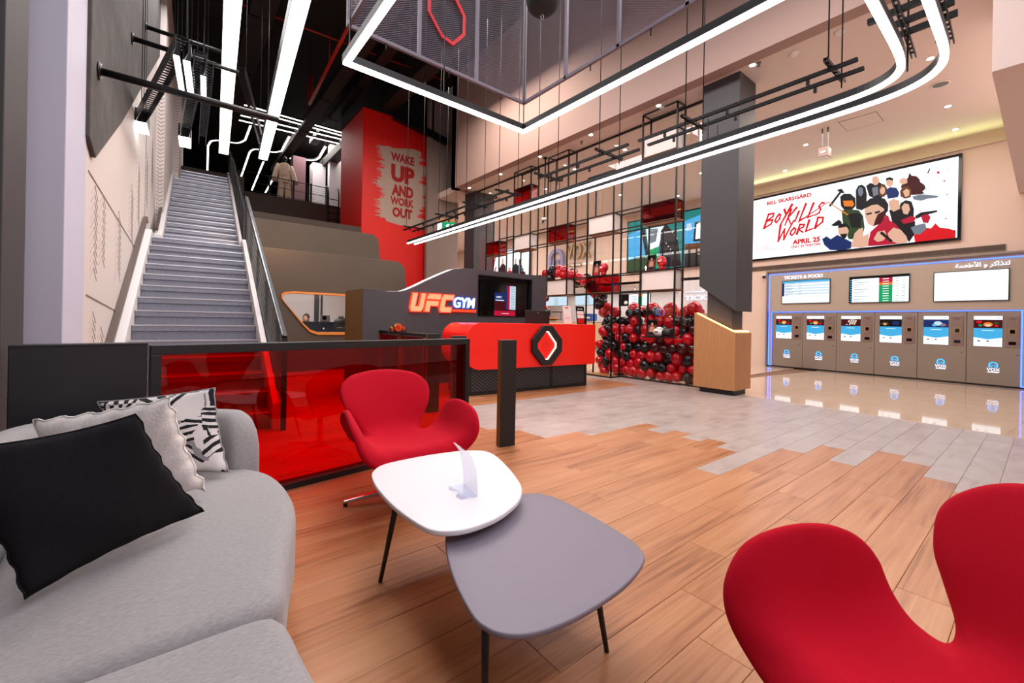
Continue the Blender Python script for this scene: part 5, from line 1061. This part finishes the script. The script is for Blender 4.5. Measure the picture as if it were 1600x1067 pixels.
for x, y, lb in ((7.6, 2.55, 'small white smoke detector on the ceiling nearest the curved lights'), (7.55, 1.95, 'larger white ceiling detector above the curved lights')):
    t = thing('smoke_detector', lb, 'detector', (x, y, 5.5)); f = Fr((x, y, 0), (1, 0, 0), (0, 1, 0)); MB('plastic_white').lathe([(.07, 5.5), (.07, 5.485), (.05, 5.46), (.02, 5.455)], 18, f).build('body', t)
t = thing('ceiling_speaker', 'flat round grey speaker grille in the hall ceiling', 'speaker', (10.5, 1.24, 5.5)); f = Fr((10.5, 1.24, 0), (1, 0, 0), (0, 1, 0)); MB('plastic_white').lathe([(.13, 5.5), (.13, 5.49), (.11, 5.487)], 24, f).build('rim', t); MB('gray_plastic').lathe([(.11, 5.488), (.10, 5.486)], 24, f).build('grille', t)
t = thing('access_hatch', 'square white access hatch flush in the hall ceiling', 'hatch', (11.2, 2.5, 5.5)); MB('ceiling_white').box(10.9, 2.2, 5.494, 11.5, 2.8, 5.5).build('panel', t); MB('taupe_wall').frame(Fr((0, 0, 5.5), (1, 0, 0), (0, 1, 0), (0, 0, -1)), 10.89, 2.19, 11.51, 2.81, .008, .0, .0065).build('joint', t)
t = thing('hanging_projector', 'small beige projector hung on twin rods in front of the billboard', 'projector', (11.0, 3.07, 4.95))
MB('kiosk_pay').box(10.9, 2.98, 4.86, 11.12, 3.16, 5.06).build('housing', t, bevel=.01); MB('paper').box(10.92, 3.0, 4.845, 11.1, 3.14, 4.86).box(10.893, 3.03, 4.94, 10.9, 3.12, 4.98).build('lens', t)
for y in (3.02, 3.12): MB('gray_plastic').beam((11.0, y, 5.06), (11.0, y, 5.5), .025, .025).build('rod', t)
t = thing('cove_strip', 'yellow-green cove light washing the ceiling over the billboard', 'light', KF(2, 5.2, .05))
MB('wall_peach').rect(KF, -1, 5.215, 5.0, 5.24, .0, .05).build('ledge', t)
MB('cove_led').rect(KF, -1, 5.24, 5.0, 5.246, .01, .04).build('strip', t)
o = area('cove_light', KF(2.0, 5.22, .30), 5.8, 13, (.80, 1.0, .38), (0, 0, 1), size_y=.10, spread=160)
zz = Vector((.62, 0, -.78)).normalized(); xx = (KD - zz * KD.dot(zz)).normalized(); yy = zz.cross(xx); o.rotation_euler = Matrix((xx, yy, zz)).transposed().to_euler()

# ================================================================== SUSPENDED LIGHTS
def loop_light(name, label, path, z, closed, hang, w_=.046):
    t = thing(name, label, 'light', (path[0][0], path[0][1], z))
    P = [(p[0], p[1], z) for p in path]
    MB('black_powder').sweep(P, w_ + .008, .004, .065, closed).build('housing', t); MB('led_white').sweep(P, w_, -.018, .004, closed).build('diffuser', t)
    for x, y, zt in hang: MB('black_metal').beam((x, y, z + .06), (x, y, zt), .008, .008).build('suspension_wire', t)
    return t
inn = [(4.82, 10.5), (4.72, 5.0), (4.63, 1.45)] + curve((4.63, 1.45), (4.60, 1.05), (4.52, .85), (4.38, .745), (4.18, .71), (3.9, .70))[1:] + [(1.2, .69)]
out = [(5.0, 10.47), (4.93, 5.0), (4.87, 1.45)] + curve((4.87, 1.45), (4.83, .95), (4.73, .69), (4.56, .55), (4.34, .495), (4.0, .485))[1:] + [(1.2, .47)]
loop_light('linear_light', 'inner of two long parallel white light lines with a curved corner', inn, 3.2, False, [(4.80, 9.4, 3.5), (4.76, 7.2, 3.5), (4.72, 5.0, 3.5), (4.66, 2.4, 3.5), (4.40, .76, 3.5)])
loop_light('linear_light', 'outer of two long parallel white light lines with a curved corner', out, 3.2, False, [(4.98, 9.4, 3.5), (4.95, 7.2, 3.5), (4.92, 5.0, 3.5), (4.88, 2.4, 3.5), (4.38, .50, 3.5)])
loop_light('frame_light', 'angular white light frame hanging below the wire mesh cage', [(1.093, 3.615), (3.01, 3.64), (3.01, -.4), (1.093, -.4)], 3.3, True, [(1.11, 3.6, 9.2), (3.0, 3.63, 9.2), (3.0, 1.6, 9.2), (2.0, 3.62, 9.2)])
# big luminous beams over the stairs
def stair_beam(label, a, b, z, w_=.17):
    t = thing('beam_light', label, 'light', (a[0], a[1], z))
    P = [(a[0], a[1], z), (b[0], b[1], z)]
    MB('black_powder').sweep(P, w_ + .012, .004, .20).build('housing', t); MB('led_white').sweep(P, w_, -.02, .004).build('diffuser', t)
    for k in (.15, .85): q = Vector(P[0]).lerp(Vector(P[1]), k); MB('black_metal').beam((q.x, q.y, z + .2), (q.x, q.y, 9.22), .01, .01).build('suspension_wire', t)
stair_beam('big white light beam over the stairs, the one closer to the panelled wall', (.33, 3.2), (.85, 11.4), 4.8)
stair_beam('big white light beam over the stairs, the one closer to the mannequin', (.93, 3.2), (1.58, 11.2), 4.8)
for a, b, lb, w_, z in (((.0, 5.9), (.06, 6.75), 'short white light beam nearest the slanted concrete face', .05, 4.0), ((.09, 5.95), (.16, 6.9), 'short white light beam between two black struts over the stairs', .06, 4.0), ((.25, 6.2), (.29, 6.9), 'short white light beam close left of the big beams', .05, 4.0), ((-.39, 8.27), (-.375, 8.72), 'white lit end of a beam low beside the panelled wall', .13, 4.0), ((.12, 8.5), (.14, 8.95), 'white lit beam end second from the panelled wall', .15, 4.0)):
    stair_beam(lb, a, b, z, w_)
def strut(mb, p, q, w_=.034, h=.030):
    """perforated channel: two flanges and a slotted web"""
    p, q = Vector(p), Vector(q); d = (q - p); L = d.length; d.normalize(); up = Vector((0, 0, 1)); r = d.cross(up).normalized()
    for s in (-1, 1): mb.beam(p + r * s * (w_ / 2 - .004), q + r * s * (w_ / 2 - .004), .008, h)
    n = max(2, int(L / .075)); mb.beam(p + up * (h / 2 - .004), p + d * .02 + up * (h / 2 - .004), w_, .006)
    for i in range(n):
        a = p + d * (L * i / n); mb.beam(a + up * (h / 2 - .004), a + d * (L / n * .45) + up * (h / 2 - .004), w_, .006)
    return mb
for lb, a, b, z, w_ in (('black perforated strut slanting between the two big stair beams', (.80, 7.9), (1.55, 11.1), 5.05, .10), ('long black perforated strut slanting towards the panelled wall', (.05, 5.75), (-.39, 8.3), 4.08, .12), ('black perforated strut second from the panelled wall', (.21, 5.93), (.12, 8.55), 4.08, .12), ('black perforated strut behind the left big stair beam', (.30, 6.2), (.36, 8.8), 4.10, .10)):
    t = thing('support_strut', lb, 'strut', (a[0], a[1], z)); strut(MB('black_metal'), (a[0], a[1], z), (b[0], b[1], z), w_, .14).build('channel', t)
    for k in (.15, .85): q = Vector((a[0], a[1], z)).lerp(Vector((b[0], b[1], z)), k); MB('black_metal').beam(q, (q.x, q.y, 9.22), .006, .006).build('hanger', t)
for lb, v, z, x2 in (('lowest black pipe reaching out from the concrete wall face', -1.3, 3.34, .88), ('middle black pipe reaching out from the concrete wall face', .89, 4.77, .72), ('highest black pipe reaching out from the concrete wall face', 2.47, 5.78, .85)):
    p = SF(-.104, v, z); t = thing('wall_pipe', lb, 'pipe', p)
    MB('black_metal').tube([p, (x2, p.y, z)], .032, 12).build('pipe', t); MB('black_metal').tube([p, p + SF.u * .012], .075, 16).tube([p, p + SF.u * .02], .05, 14).build('flange', t)
    mb = MB('nosing_steel')
    for s in (-1, 1): mb.ball(p + Vector((.014, 0, s * .058)), .010, 8, 6)
    mb.build('bolt', t)
# strut frames carrying the parallel lines
FR = [('strut frame beside the curved light corner, crossing in front of the grey column', 1.05, 3.25, 4.57, 4.77, (1.25, 2.6)), ('strut frame second from the curved light corner', 3.40, 5.12, 4.56, 4.80, (3.84, 5.08)), ('strut frame third from the curved light corner', 5.95, 8.15, 4.60, 4.85, (6.18, 7.27)), ('strut frame beside the red wall end of the light lines', 8.15, 10.4, 4.65, 4.90, (8.48, 10.14))]
for lb, y0, y1, xa, xb, cr in FR:
    t = thing('strut_frame', 'black ' + lb, 'frame', (xa, y0, 3.5), group='strut frames over the light lines')
    for x in (xa, xb): strut(MB('black_metal'), (x, y0, 3.5), (x, y1, 3.5)).build('long_strut', t)
    for y in cr:
        strut(MB('black_metal'), (xa - .12, y, 3.545), (xb + .22, y, 3.545)).build('cross_strut', t)
        for x in (xa - .04, xb + .15): MB('black_metal').tube([(x, y, 3.46), (x, y, 9.22)], .006, 6).build('threaded_rod', t)
    for x in (xa, xb):
        for k in range(3): y = y0 + (y1 - y0) * (k + .5) / 3; MB('black_metal').beam((x, y, 3.43), (x, y, 3.48), .025, .025).build('clamp', t)
t = thing('strut_frame', 'black strut frame over the curved corner of the light lines', 'frame', (4.2, .6, 3.5), group='strut frames over the light lines')
strut(MB('black_metal'), (3.7, .69, 3.5), (4.88, .74, 3.5)).build('long_strut', t); strut(MB('black_metal'), (3.7, .48, 3.5), (4.87, .515, 3.5)).build('long_strut', t)
for x in (4.17, 4.355, 4.53): MB('black_metal').beam((x, .45, 3.55), (x, .90 if x < 4.3 else .77, 3.55), .04, .04).build('cross_strut', t)
for x, y in ((4.2, .52), (4.5, .72)): MB('black_metal').tube([(x, y, 3.22), (x, y, 5.48)], .007, 6).build('threaded_rod', t)
# wire mesh cage
cg = thing('mesh_cage', 'grey expanded-metal cage hung from the ceiling above the angular light frame', 'cage', (1.13, 3.70, 3.65))
cz, ct_ = 3.65, 5.6
sides = [((1.13, 3.70), (3.075, 3.72)), ((3.075, 3.72), (3.075, -.2)), ((1.13, 3.70), (1.13, -.2))]
for i, (a, b) in enumerate(sides):
    f = Fr((a[0], a[1], cz), (b[0] - a[0], b[1] - a[1], 0), (0, 0, 1)); L_ = math.hypot(b[0] - a[0], b[1] - a[1])
    o = MB('mesh_gray').lattice(f, .0, .0, L_, ct_ - cz, .036, .020, .0030).build('wire_mesh', cg, fix=False); o['kind'] = 'stuff'
    [MB('mesh_gray').beam(f(0, h_), f(L_, h_), .03, .03).build('edge_rail', cg) for h_ in (.012, ct_ - cz)]
    n = 3 if i == 0 else 6
    for k in range(n + 1):
        if i and k == 0: continue
        u = L_ * k / n; MB('mesh_gray').beam(f(u, 0, .0), f(u, ct_ - cz, .0), .03, .03, (1, 0, 0) if i == 0 else (0, 1, 0)).build('upright', cg)
        if k < n: MB('black_metal').tube([f(L_ * (k + .5) / n, -.06), f(L_ * (k + .5) / n, .0)], .006, 6).build('hook', cg)
f = Fr((1.13, 3.69, cz), (1, .01, 0), (0, 0, 1), (0, -1, 0))
ring = lambda r: [(.93 + x * r, .50 + y * r) for x, y in ((-.10, .24), (.10, .24), (.21, .10), (.21, -.09), (.07, -.25), (-.06, -.22), (-.21, -.04), (-.21, .10))]
MB('octagon_red').prism(f, ring(1.0), .005, .018, [ring(.86)[::-1]]).build('octagon_outline', cg)
for x, y in ((1.13, 3.7), (3.07, 3.72), (3.07, 1.5), (1.13, 1.5)): MB('black_metal').beam((x, y, ct_), (x, y, 9.22), .012, .012).build('suspension_rod', cg)
t = thing('punching_bag', 'round bottom of a black punching bag with a steel ring inside the mesh cage', 'bag', (2.62, 2.93, 4.15))
f = Fr((2.62, 2.93, 0), (1, 0, 0), (0, 1, 0)); MB('bag_black').lathe([(.02, 4.02), (.08, 4.03), (.13, 4.07), (.155, 4.14), (.16, 4.22), (.16, 5.2), (.14, 5.25)], 24, f).build('body', t); MB('aluminium').tube([(2.62 + .02 * math.cos(a), 2.93, 4.0 + .022 * math.sin(a)) for a in [i * math.pi / 8 for i in range(17)]], .004, 6).build('ring', t); MB('black_metal').tube([(2.62, 2.93, 5.25), (2.62, 2.93, 9.22)], .012, 6).build('chain', t)

# ================================================================== LOUNGE FURNITURE
WT = [(0.792,2.096),(0.83,2.165),(0.891,2.215),(0.985,2.232),(1.173,2.228),(1.345,2.196),(1.44,2.152),(1.49,2.085),(1.476,1.959),(1.406,1.754),(1.343,1.611),(1.298,1.533),(1.227,1.457),(1.152,1.408),(1.042,1.363),(0.945,1.349),(0.866,1.354),(0.806,1.382),(0.768,1.423),(0.749,1.502),(0.739,1.645),(0.742,1.785),(0.76,1.96)]
GT = [(0.861,1.475),(0.808,1.385),(0.758,1.272),(0.722,1.169),(0.697,1.075),(0.683,1.004),(0.686,0.962),(0.701,0.919),(0.736,0.882),(0.782,0.858),(0.844,0.842),(0.927,0.832),(1.03,0.831),(1.142,0.839),(1.243,0.859),(1.316,0.883),(1.358,0.908),(1.391,0.953),(1.422,1.039),(1.441,1.171),(1.453,1.301),(1.458,1.437),(1.436,1.527),(1.399,1.571),(1.33,1.605),(1.20,1.62),(1.06,1.60),(.94,1.55)]
sm = lambda P: [tuple(p[:2]) for p in spline([(a, b, 0) for a, b in P], 3)]
t = thing('coffee_table', 'white rounded coffee table with thin black legs beside the red chair', 'table', (1.1, 1.8, 0))
MB('table_white').slab(sm(WT), .398, .42, .006, 3).build('tabletop', t)
for f_, p in (((.763, 1.89, 0), (.80, 1.80, .40)), ((1.40, 2.10, 0), (1.32, 2.02, .40)), ((1.02, 1.42, 0), (1.02, 1.50, .40))): MB('black_powder').tube([f_, p], [.009, .014], 12).build('leg', t)
t = thing('coffee_table', 'lower mauve-grey rounded coffee table tucked under the white one', 'table', (1.1, 1.2, 0))
MB('table_gray').slab(sm(GT), .342, .36, .006, 3).build('tabletop', t)
for f_, p in (((1.262, .994, 0), (1.20, 1.02, .345)), ((.735, 1.02, 0), (.755, 1.05, .345)), ((1.25, 1.50, 0), (1.22, 1.42, .345))): MB('black_powder').tube([f_, p], [.009, .014], 12).build('leg', t)
t = thing('sign_holder', 'empty curved clear acrylic sign holder standing on the white table', 'sign holder', (1.07, 1.62, .42))
A0, A1 = Vector((1.072, 1.572, .421)), Vector((1.10, 1.735, .421)); dd = (A1 - A0).normalized(); nn = Vector((-dd.y, dd.x, 0))
mb = MB('acrylic'); L_ = .16; pr = [(0, 0), (.004, .06), (.012, .12), (.03, .17), (.055, .205)]
for th in (0,):
    vs = []
    for o_, h in pr:
        for s in (0, L_): vs.append(A0 + dd * s + nn * o_ + Vector((0, 0, h)))
    vs += [v + nn * -.004 for v in vs]; k = len(pr) * 2; fs = []
    for i in range(len(pr) - 1): a = i * 2; fs += [[a, a + 1, a + 3, a + 2], [k + a + 1, k + a, k + a + 2, k + a + 3], [a, a + 2, k + a + 2, k + a], [a + 1, k + a + 1, k + a + 3, a + 3]]
    fs += [[k - 2, k - 1, 2 * k - 1, 2 * k - 2]]
    mb.add(vs, fs)
mb.build('upright', t)
MB('acrylic').prism(Fr(A0, dd, nn), [(0, 0), (L_, 0), (L_, .075), (L_ - .04, .085), (L_ / 2, .05), (.04, .085), (0, .075)], 0, .004).build('foot', t)

def swan():
    half = [(0, .31), (.15, .315), (.29, .325), (.42, .335), (.52, .25), (.575, .07), (.55, -.09), (.45, -.18), (.30, -.20), (.228, -.225), (.235, -.30), (.295, -.42), (.345, -.54), (.345, -.64), (.27, -.725), (.14, -.76)]
    o_ = half + [(0, -.77)] + [(-a, b) for a, b in half[:0:-1]]
    P = spline([(a, b, 0) for a, b in o_], 5); n = len(P); R = 16; vs, fs = [(0, 0, 0)], []
    def bend(s, a0, r, th):
        if s <= a0: return s, 0.0
        q = s - a0
        if q < r * th: return a0 + r * math.sin(q / r), r * (1 - math.cos(q / r))
        return a0 + r * math.sin(th) + (q - r * th) * math.cos(th), r * (1 - math.cos(th)) + (q - r * th) * math.sin(th)
    for j in range(1, R + 1):
        t_ = j / R
        for p in P:
            x, f_ = p.x * t_, p.y * t_; z = 0.0; b = -f_
            if abs(x) > .20:
                wgt = min(1, max(0, (.27 - b) / .09)); hx_, zz = bend(abs(x), .20, .17, math.radians(76)); sg = 1 if x > 0 else -1
                x = sg * (hx_ * wgt + abs(x) * (1 - wgt)); z = zz * wgt
            if b > .16:
                hb, z2 = bend(b, .16, .15, math.radians(62)); k = min(1, (b - .16) / .3); f_ = -hb + k * .55 * x * x; z += z2
            if f_ > .18: z -= (f_ - .18) ** 2 * 1.4
            rr_ = math.hypot(p.x * t_, p.y * t_); z -= .03 * max(0, 1 - (rr_ / .25) ** 2)
            vs.append((x, -f_, z + .40))
    vs[0] = (0, 0, .37)
    for k in range(n): fs.append([0, 1 + k, 1 + (k + 1) % n])
    for j in range(R - 1):
        for k in range(n): a = 1 + j * n; fs.append([a + k, a + n + k, a + n + (k + 1) % n, a + (k + 1) % n])
    # upholstered lip: the outermost rings roll outwards and under, most along the front
    nor = [Vector((0, 0, 0)) for _ in vs]; V_ = [Vector(v) for v in vs]
    for f_ in fs:
        q = (V_[f_[1]] - V_[f_[0]]).cross(V_[f_[2]] - V_[f_[0]])
        for i in f_: nor[i] += q
    for j in range(11, R + 1):
        k = (j - 10) / (R - 10)
        for i, p in enumerate(P):
            a = 1 + (j - 1) * n + i; fr_ = max(0, min(1, (p.y - .02) / .22)); d = nor[a].normalized(); d = d if d.z > 0 else -d
            V_[a] = V_[a] - d * ((.022 + .045 * fr_) * k * k)
    mb = MB('chair_red'); mb.add(V_, fs, True); return mb
def make_chair(label, loc, rz, sc, base_rot):
    t = thing('swan_chair', label, 'chair', (0, 0, 0), 0, 'red shell lounge chairs')
    o = swan().build('seat_shell', t, solid=.042, subd=1)
    MB('black_powder').lathe([(.10, .345), (.12, .36), (.12, .372)], 20).build('mount_plate', t)
    MB('aluminium').tube([(0, 0, .06), (0, 0, .35)], .028, 16).lathe([(.05, .045), (.045, .09), (.028, .12)], 20).build('column', t)
    for k in range(4):
        a = base_rot + k * math.pi / 2; d = Vector((math.cos(a), math.sin(a), 0)); s_ = Vector((-d.y, d.x, 0))
        vs = [d * r + s_ * (w_ * sx) + Vector((0, 0, z)) for r, w_, zs in ((.03, .022, (.05, .09)), (.41, .013, (.022, .040))) for sx, z in ((-1, zs[0]), (1, zs[0]), (1, zs[1]), (-1, zs[1]))]
        l = MB('aluminium').add(vs, [[3, 2, 1, 0], [4, 5, 6, 7]] + [[i, (i + 1) % 4, 4 + (i + 1) % 4, 4 + i] for i in range(4)]).build('leg', t, bevel=.004)
        MB('rubber').lathe([(.014, 0.0), (.015, .02), (.013, .024)], 12, Fr(d * .395, (1, 0, 0), (0, 1, 0))).build('foot', l)
    t.location = loc; t.rotation_euler = (0, 0, rz); t.scale = (sc, sc, sc); return t
make_chair('red fabric swan-shaped lounge chair standing in front of the red glass partition', (1.25, 2.71, 0), math.radians(-1.5), .94, math.radians(169))
make_chair('red fabric swan-shaped lounge chair cut off by the frame, facing the grey table', (1.30, .067, 0), math.radians(-119), .94, math.radians(20))

# ---- sofa
FARC = [(.262,1.297),(.285,1.45),(.34,1.66),(.40,1.85),(.43,2.02),(.435,2.22),(.415,2.42),(.35,2.56),(.22,2.68),(.0,2.77),(-.25,2.79),(-.40,2.70),(-.44,2.5),(-.42,2.0),(-.40,1.6),(-.40,1.297)]
NEARC = [(.255,1.285),(.25,1.12),(.262,.98),(.30,.75),(.35,.45),(.37,.1),(.36,-.2),(-.40,-.2),(-.40,1.285)]
sf = thing('sofa', 'curved light grey fabric sofa with two seat cushions in front of the black cabinet', 'sofa', (0, 1.5, 0))
def dense(P, m_=.05):
    out_ = []
    for a, b in zip(P, P[1:] + P[:1]):
        L = math.hypot(b[0] - a[0], b[1] - a[1]); n = max(1, int(L / m_)); out_ += [(a[0] + (b[0] - a[0]) * k / n, a[1] + (b[1] - a[1]) * k / n) for k in range(n)]
    return out_
def soft(P, it=2):
    P = dense(P)
    for _ in range(it): P = [((P[i - 1][0] + 2 * P[i][0] + P[(i + 1) % len(P)][0]) / 4, (P[i - 1][1] + 2 * P[i][1] + P[(i + 1) % len(P)][1]) / 4) for i in range(len(P))]
    return P
MB('sofa_fabric').slab(soft(FARC, 3), .17, .425, .055, 5, .012, .03).build('seat_cushion', sf)
MB('sofa_fabric').slab(soft(NEARC, 3), .17, .43, .055, 5, .015, .03).build('seat_cushion', sf)
BASE = [(a * .86 - .02, 1.5 + (b - 1.5) * .93) for a, b in NEARC[1:-2] if b < 1.2]
MB('sofa_fabric').slab(soft([(.20, -.15), (.20, 1.3), (.33, 1.9), (.35, 2.3), (.22, 2.6), (-.2, 2.7), (-.40, 2.6), (-.42, -.15)], 4), .09, .18, .02, 3).build('base', sf)
for x, y in ((.22, 2.35), (-.35, 2.55), (.12, .3), (-.35, .3)): MB('black_powder').tube([(x, y, 0), (x, y, .10)], [.012, .018], 12).build('leg', sf)
bp = [tuple(v) for v in spline([(.315, 2.56, 0), (.27, 2.70, 0), (.14, 2.82, 0), (-.08, 2.91, 0), (-.33, 2.93, 0), (-.50, 2.82, 0), (-.555, 2.5, 0), (-.53, 2.0, 0), (-.50, 1.4, 0), (-.49, .7, 0), (-.49, -.2, 0)], 6, False)]
vs, fs, NP = [], [], 20
for i, p in enumerate(bp):
    a, b = Vector(bp[max(i - 1, 0)]), Vector(bp[min(i + 1, len(bp) - 1)]); d = (b - a).normalized(); nn = Vector((-d.y, d.x, 0))
    e = min(1.0, (i + .2) / 7.0); e = math.sqrt(1 - (1 - e) ** 2); hh = .10 + (.225) * (.35 + .65 * e); ww = .085 * (.45 + .55 * e); zc = .12 + hh
    for k in range(NP):
        t_ = 2 * math.pi * k / NP; c_, s_ = math.cos(t_), math.sin(t_)
        vs.append(Vector(p) + nn * (ww * math.copysign(abs(c_) ** .7, c_)) + Vector((0, 0, .11 + hh + (hh - .03) * math.copysign(abs(s_) ** .45, s_) - .03)))
for i in range(len(bp) - 1):
    for k in range(NP): fs.append([i * NP + k, i * NP + (k + 1) % NP, (i + 1) * NP + (k + 1) % NP, (i + 1) * NP + k])
fs += [list(range(NP))[::-1], [(len(bp) - 1) * NP + k for k in range(NP)]]
MB('sofa_fabric').add(vs, fs, True).build('backrest', sf)

# ---- scatter cushions
def pillow(name, label, TL, TR, BR, BL, th, m, ruffle=0.0, pinch=.07, seed=1):
    TL, TR, BR, BL = map(Vector, (TL, TR, BR, BL)); n = 26; nrm = (TR - TL).cross(BL - TL).normalized(); r = random.Random(seed); mb = MB(m); vs = []; ux = []
    ph = [r.uniform(0, 6) for _ in range(6)]
    for side in (1, -1):
        for j in range(n + 1):
            for i in range(n + 1):
                u, v = i / n * 2 - 1, j / n * 2 - 1
                pu, pv = u * (1 - pinch * (1 - v * v) * abs(u)), v * (1 - pinch * (1 - u * u) * abs(v))
                a, b = (pu + 1) / 2, (pv + 1) / 2
                p = TL * (1 - a) * (1 - b) + TR * a * (1 - b) + BR * a * b + BL * (1 - a) * b
                e = max(0, (1 - u * u) * (1 - v * v)) ** .42
                w_ = .14 * math.sin(3.1 * u + ph[0]) * math.sin(2.7 * v + ph[1]) + .08 * math.sin(7 * u * v + ph[2]) + .05 * math.sin(9 * (u + v) + ph[3]) * abs(u * v)
                p = p + nrm * (side * th * e * (1 + w_))
                if ruffle: p = p + nrm * ruffle * math.sin(17 * u + 13 * v + ph[3]) * (max(abs(u), abs(v)) ** 6) + (TR - TL).normalized() * ruffle * .6 * math.sin(21 * v + ph[4]) * abs(u) ** 6
                vs.append(p); ux.append((a, b))
    fs = []; K = (n + 1) ** 2
    for side in (0, 1):
        for j in range(n):
            for i in range(n):
                a = side * K + j * (n + 1) + i; q = [a, a + 1, a + n + 2, a + n + 1]; fs.append(q if side == 0 else q[::-1])
    mb.add(vs, fs, True); o = mb.build(name)
    bm = bmesh.new(); bm.from_mesh(o.data); ul = bm.loops.layers.uv.new('uv'); bm.verts.ensure_lookup_table()
    for f_ in bm.faces:
        for l in f_.loops: l[ul].uv = ux[l.vert.index]
    bmesh.ops.remove_doubles(bm, verts=bm.verts, dist=.0004); bmesh.ops.recalc_face_normals(bm, faces=bm.faces); bm.to_mesh(o.data); bm.free()
    ed = [vs[i] for i in range(n + 1)] + [vs[j * (n + 1) + n] for j in range(1, n + 1)] + [vs[n * (n + 1) + i] for i in range(n - 1, -1, -1)] + [vs[j * (n + 1)] for j in range(n - 1, -1, -1)]
    MB('sofa_fabric' if m == 'cushion_pattern' else m).tube(ed, .003, 6).build('seam_welt', o)
    return tag(o, label, 'cushion', 'scatter cushions on the sofa')
def pattern_mat():
    m = mat('cushion_pattern', '#c8c2c4', .9); nt = m.node_tree; b = nt.nodes['Principled BSDF']; N, L = nt.nodes.new, nt.links.new
    tc = N('ShaderNodeUVMap'); tc.uv_map = 'uv'
    vo = N('ShaderNodeTexVoronoi'); vo.distance = 'CHEBYCHEV'; vo.inputs['Scale'].default_value = 4.6; L(tc.outputs[0], vo.inputs['Vector'])
    sp = N('ShaderNodeSeparateColor'); L(vo.outputs['Color'], sp.inputs[0])
    vr = N('ShaderNodeVectorRotate'); vr.rotation_type = 'Z_AXIS'; L(tc.outputs[0], vr.inputs['Vector']); mu = N('ShaderNodeMath'); mu.operation = 'MULTIPLY'; mu.inputs[1].default_value = 6.28; L(sp.outputs[0], mu.inputs[0]); L(mu.outputs[0], vr.inputs['Angle'])
    wv = N('ShaderNodeTexWave'); wv.inputs['Scale'].default_value = 4.2; wv.inputs['Distortion'].default_value = .6; wv.inputs['Detail Scale'].default_value = 6; wv.inputs['Detail'].default_value = 3; L(vr.outputs[0], wv.inputs['Vector'])
    cr = N('ShaderNodeValToRGB'); cr.color_ramp.interpolation = 'CONSTANT'; cr.color_ramp.elements[0].color = lin('#101014'); cr.color_ramp.elements[1].position = .48; cr.color_ramp.elements[1].color = lin('#d8d2d2'); L(wv.outputs['Fac'], cr.inputs[0])
    pl = N('ShaderNodeValToRGB'); pl.color_ramp.interpolation = 'CONSTANT'; pl.color_ramp.elements[0].color = lin('#8d888c'); pl.color_ramp.elements[1].position = .45; pl.color_ramp.elements[1].color = lin('#dcd6d6'); L(sp.outputs[1], pl.inputs[0])
    gt_ = N('ShaderNodeMath'); gt_.operation = 'GREATER_THAN'; gt_.inputs[1].default_value = .42; L(sp.outputs[2], gt_.inputs[0])
    mx = N('ShaderNodeMix'); mx.data_type = 'RGBA'; L(gt_.outputs[0], mx.inputs['Factor']); L(pl.outputs[0], mx.inputs['A']); L(cr.outputs[0], mx.inputs['B']); L(mx.outputs['Result'], b.inputs['Base Color'])
pattern_mat()
pillow('cushion', 'black and white patchwork print cushion in the sofa corner behind the others', (-.27, 2.82, .78), (.17, 2.56, .845), (.225, 2.44, .452), (-.16, 2.70, .45), .065, 'cushion_pattern', .004, .05, 3)
pillow('cushion', 'fluffy off-white cushion between the black and the patterned cushions', (-.40, 2.33, .80), (.0, 2.08, .885), (.125, 2.19, .47), (-.30, 2.46, .46), .055, 'white_fleece', .009, .05, 5)
pillow('cushion', 'plain black linen cushion leaning on the fluffy off-white one', (-.45, 1.68, .86), (-.08, 1.77, .89), (.104, 1.945, .475), (-.285, 1.63, .465), .07, 'black_linen', .005, .09, 8)
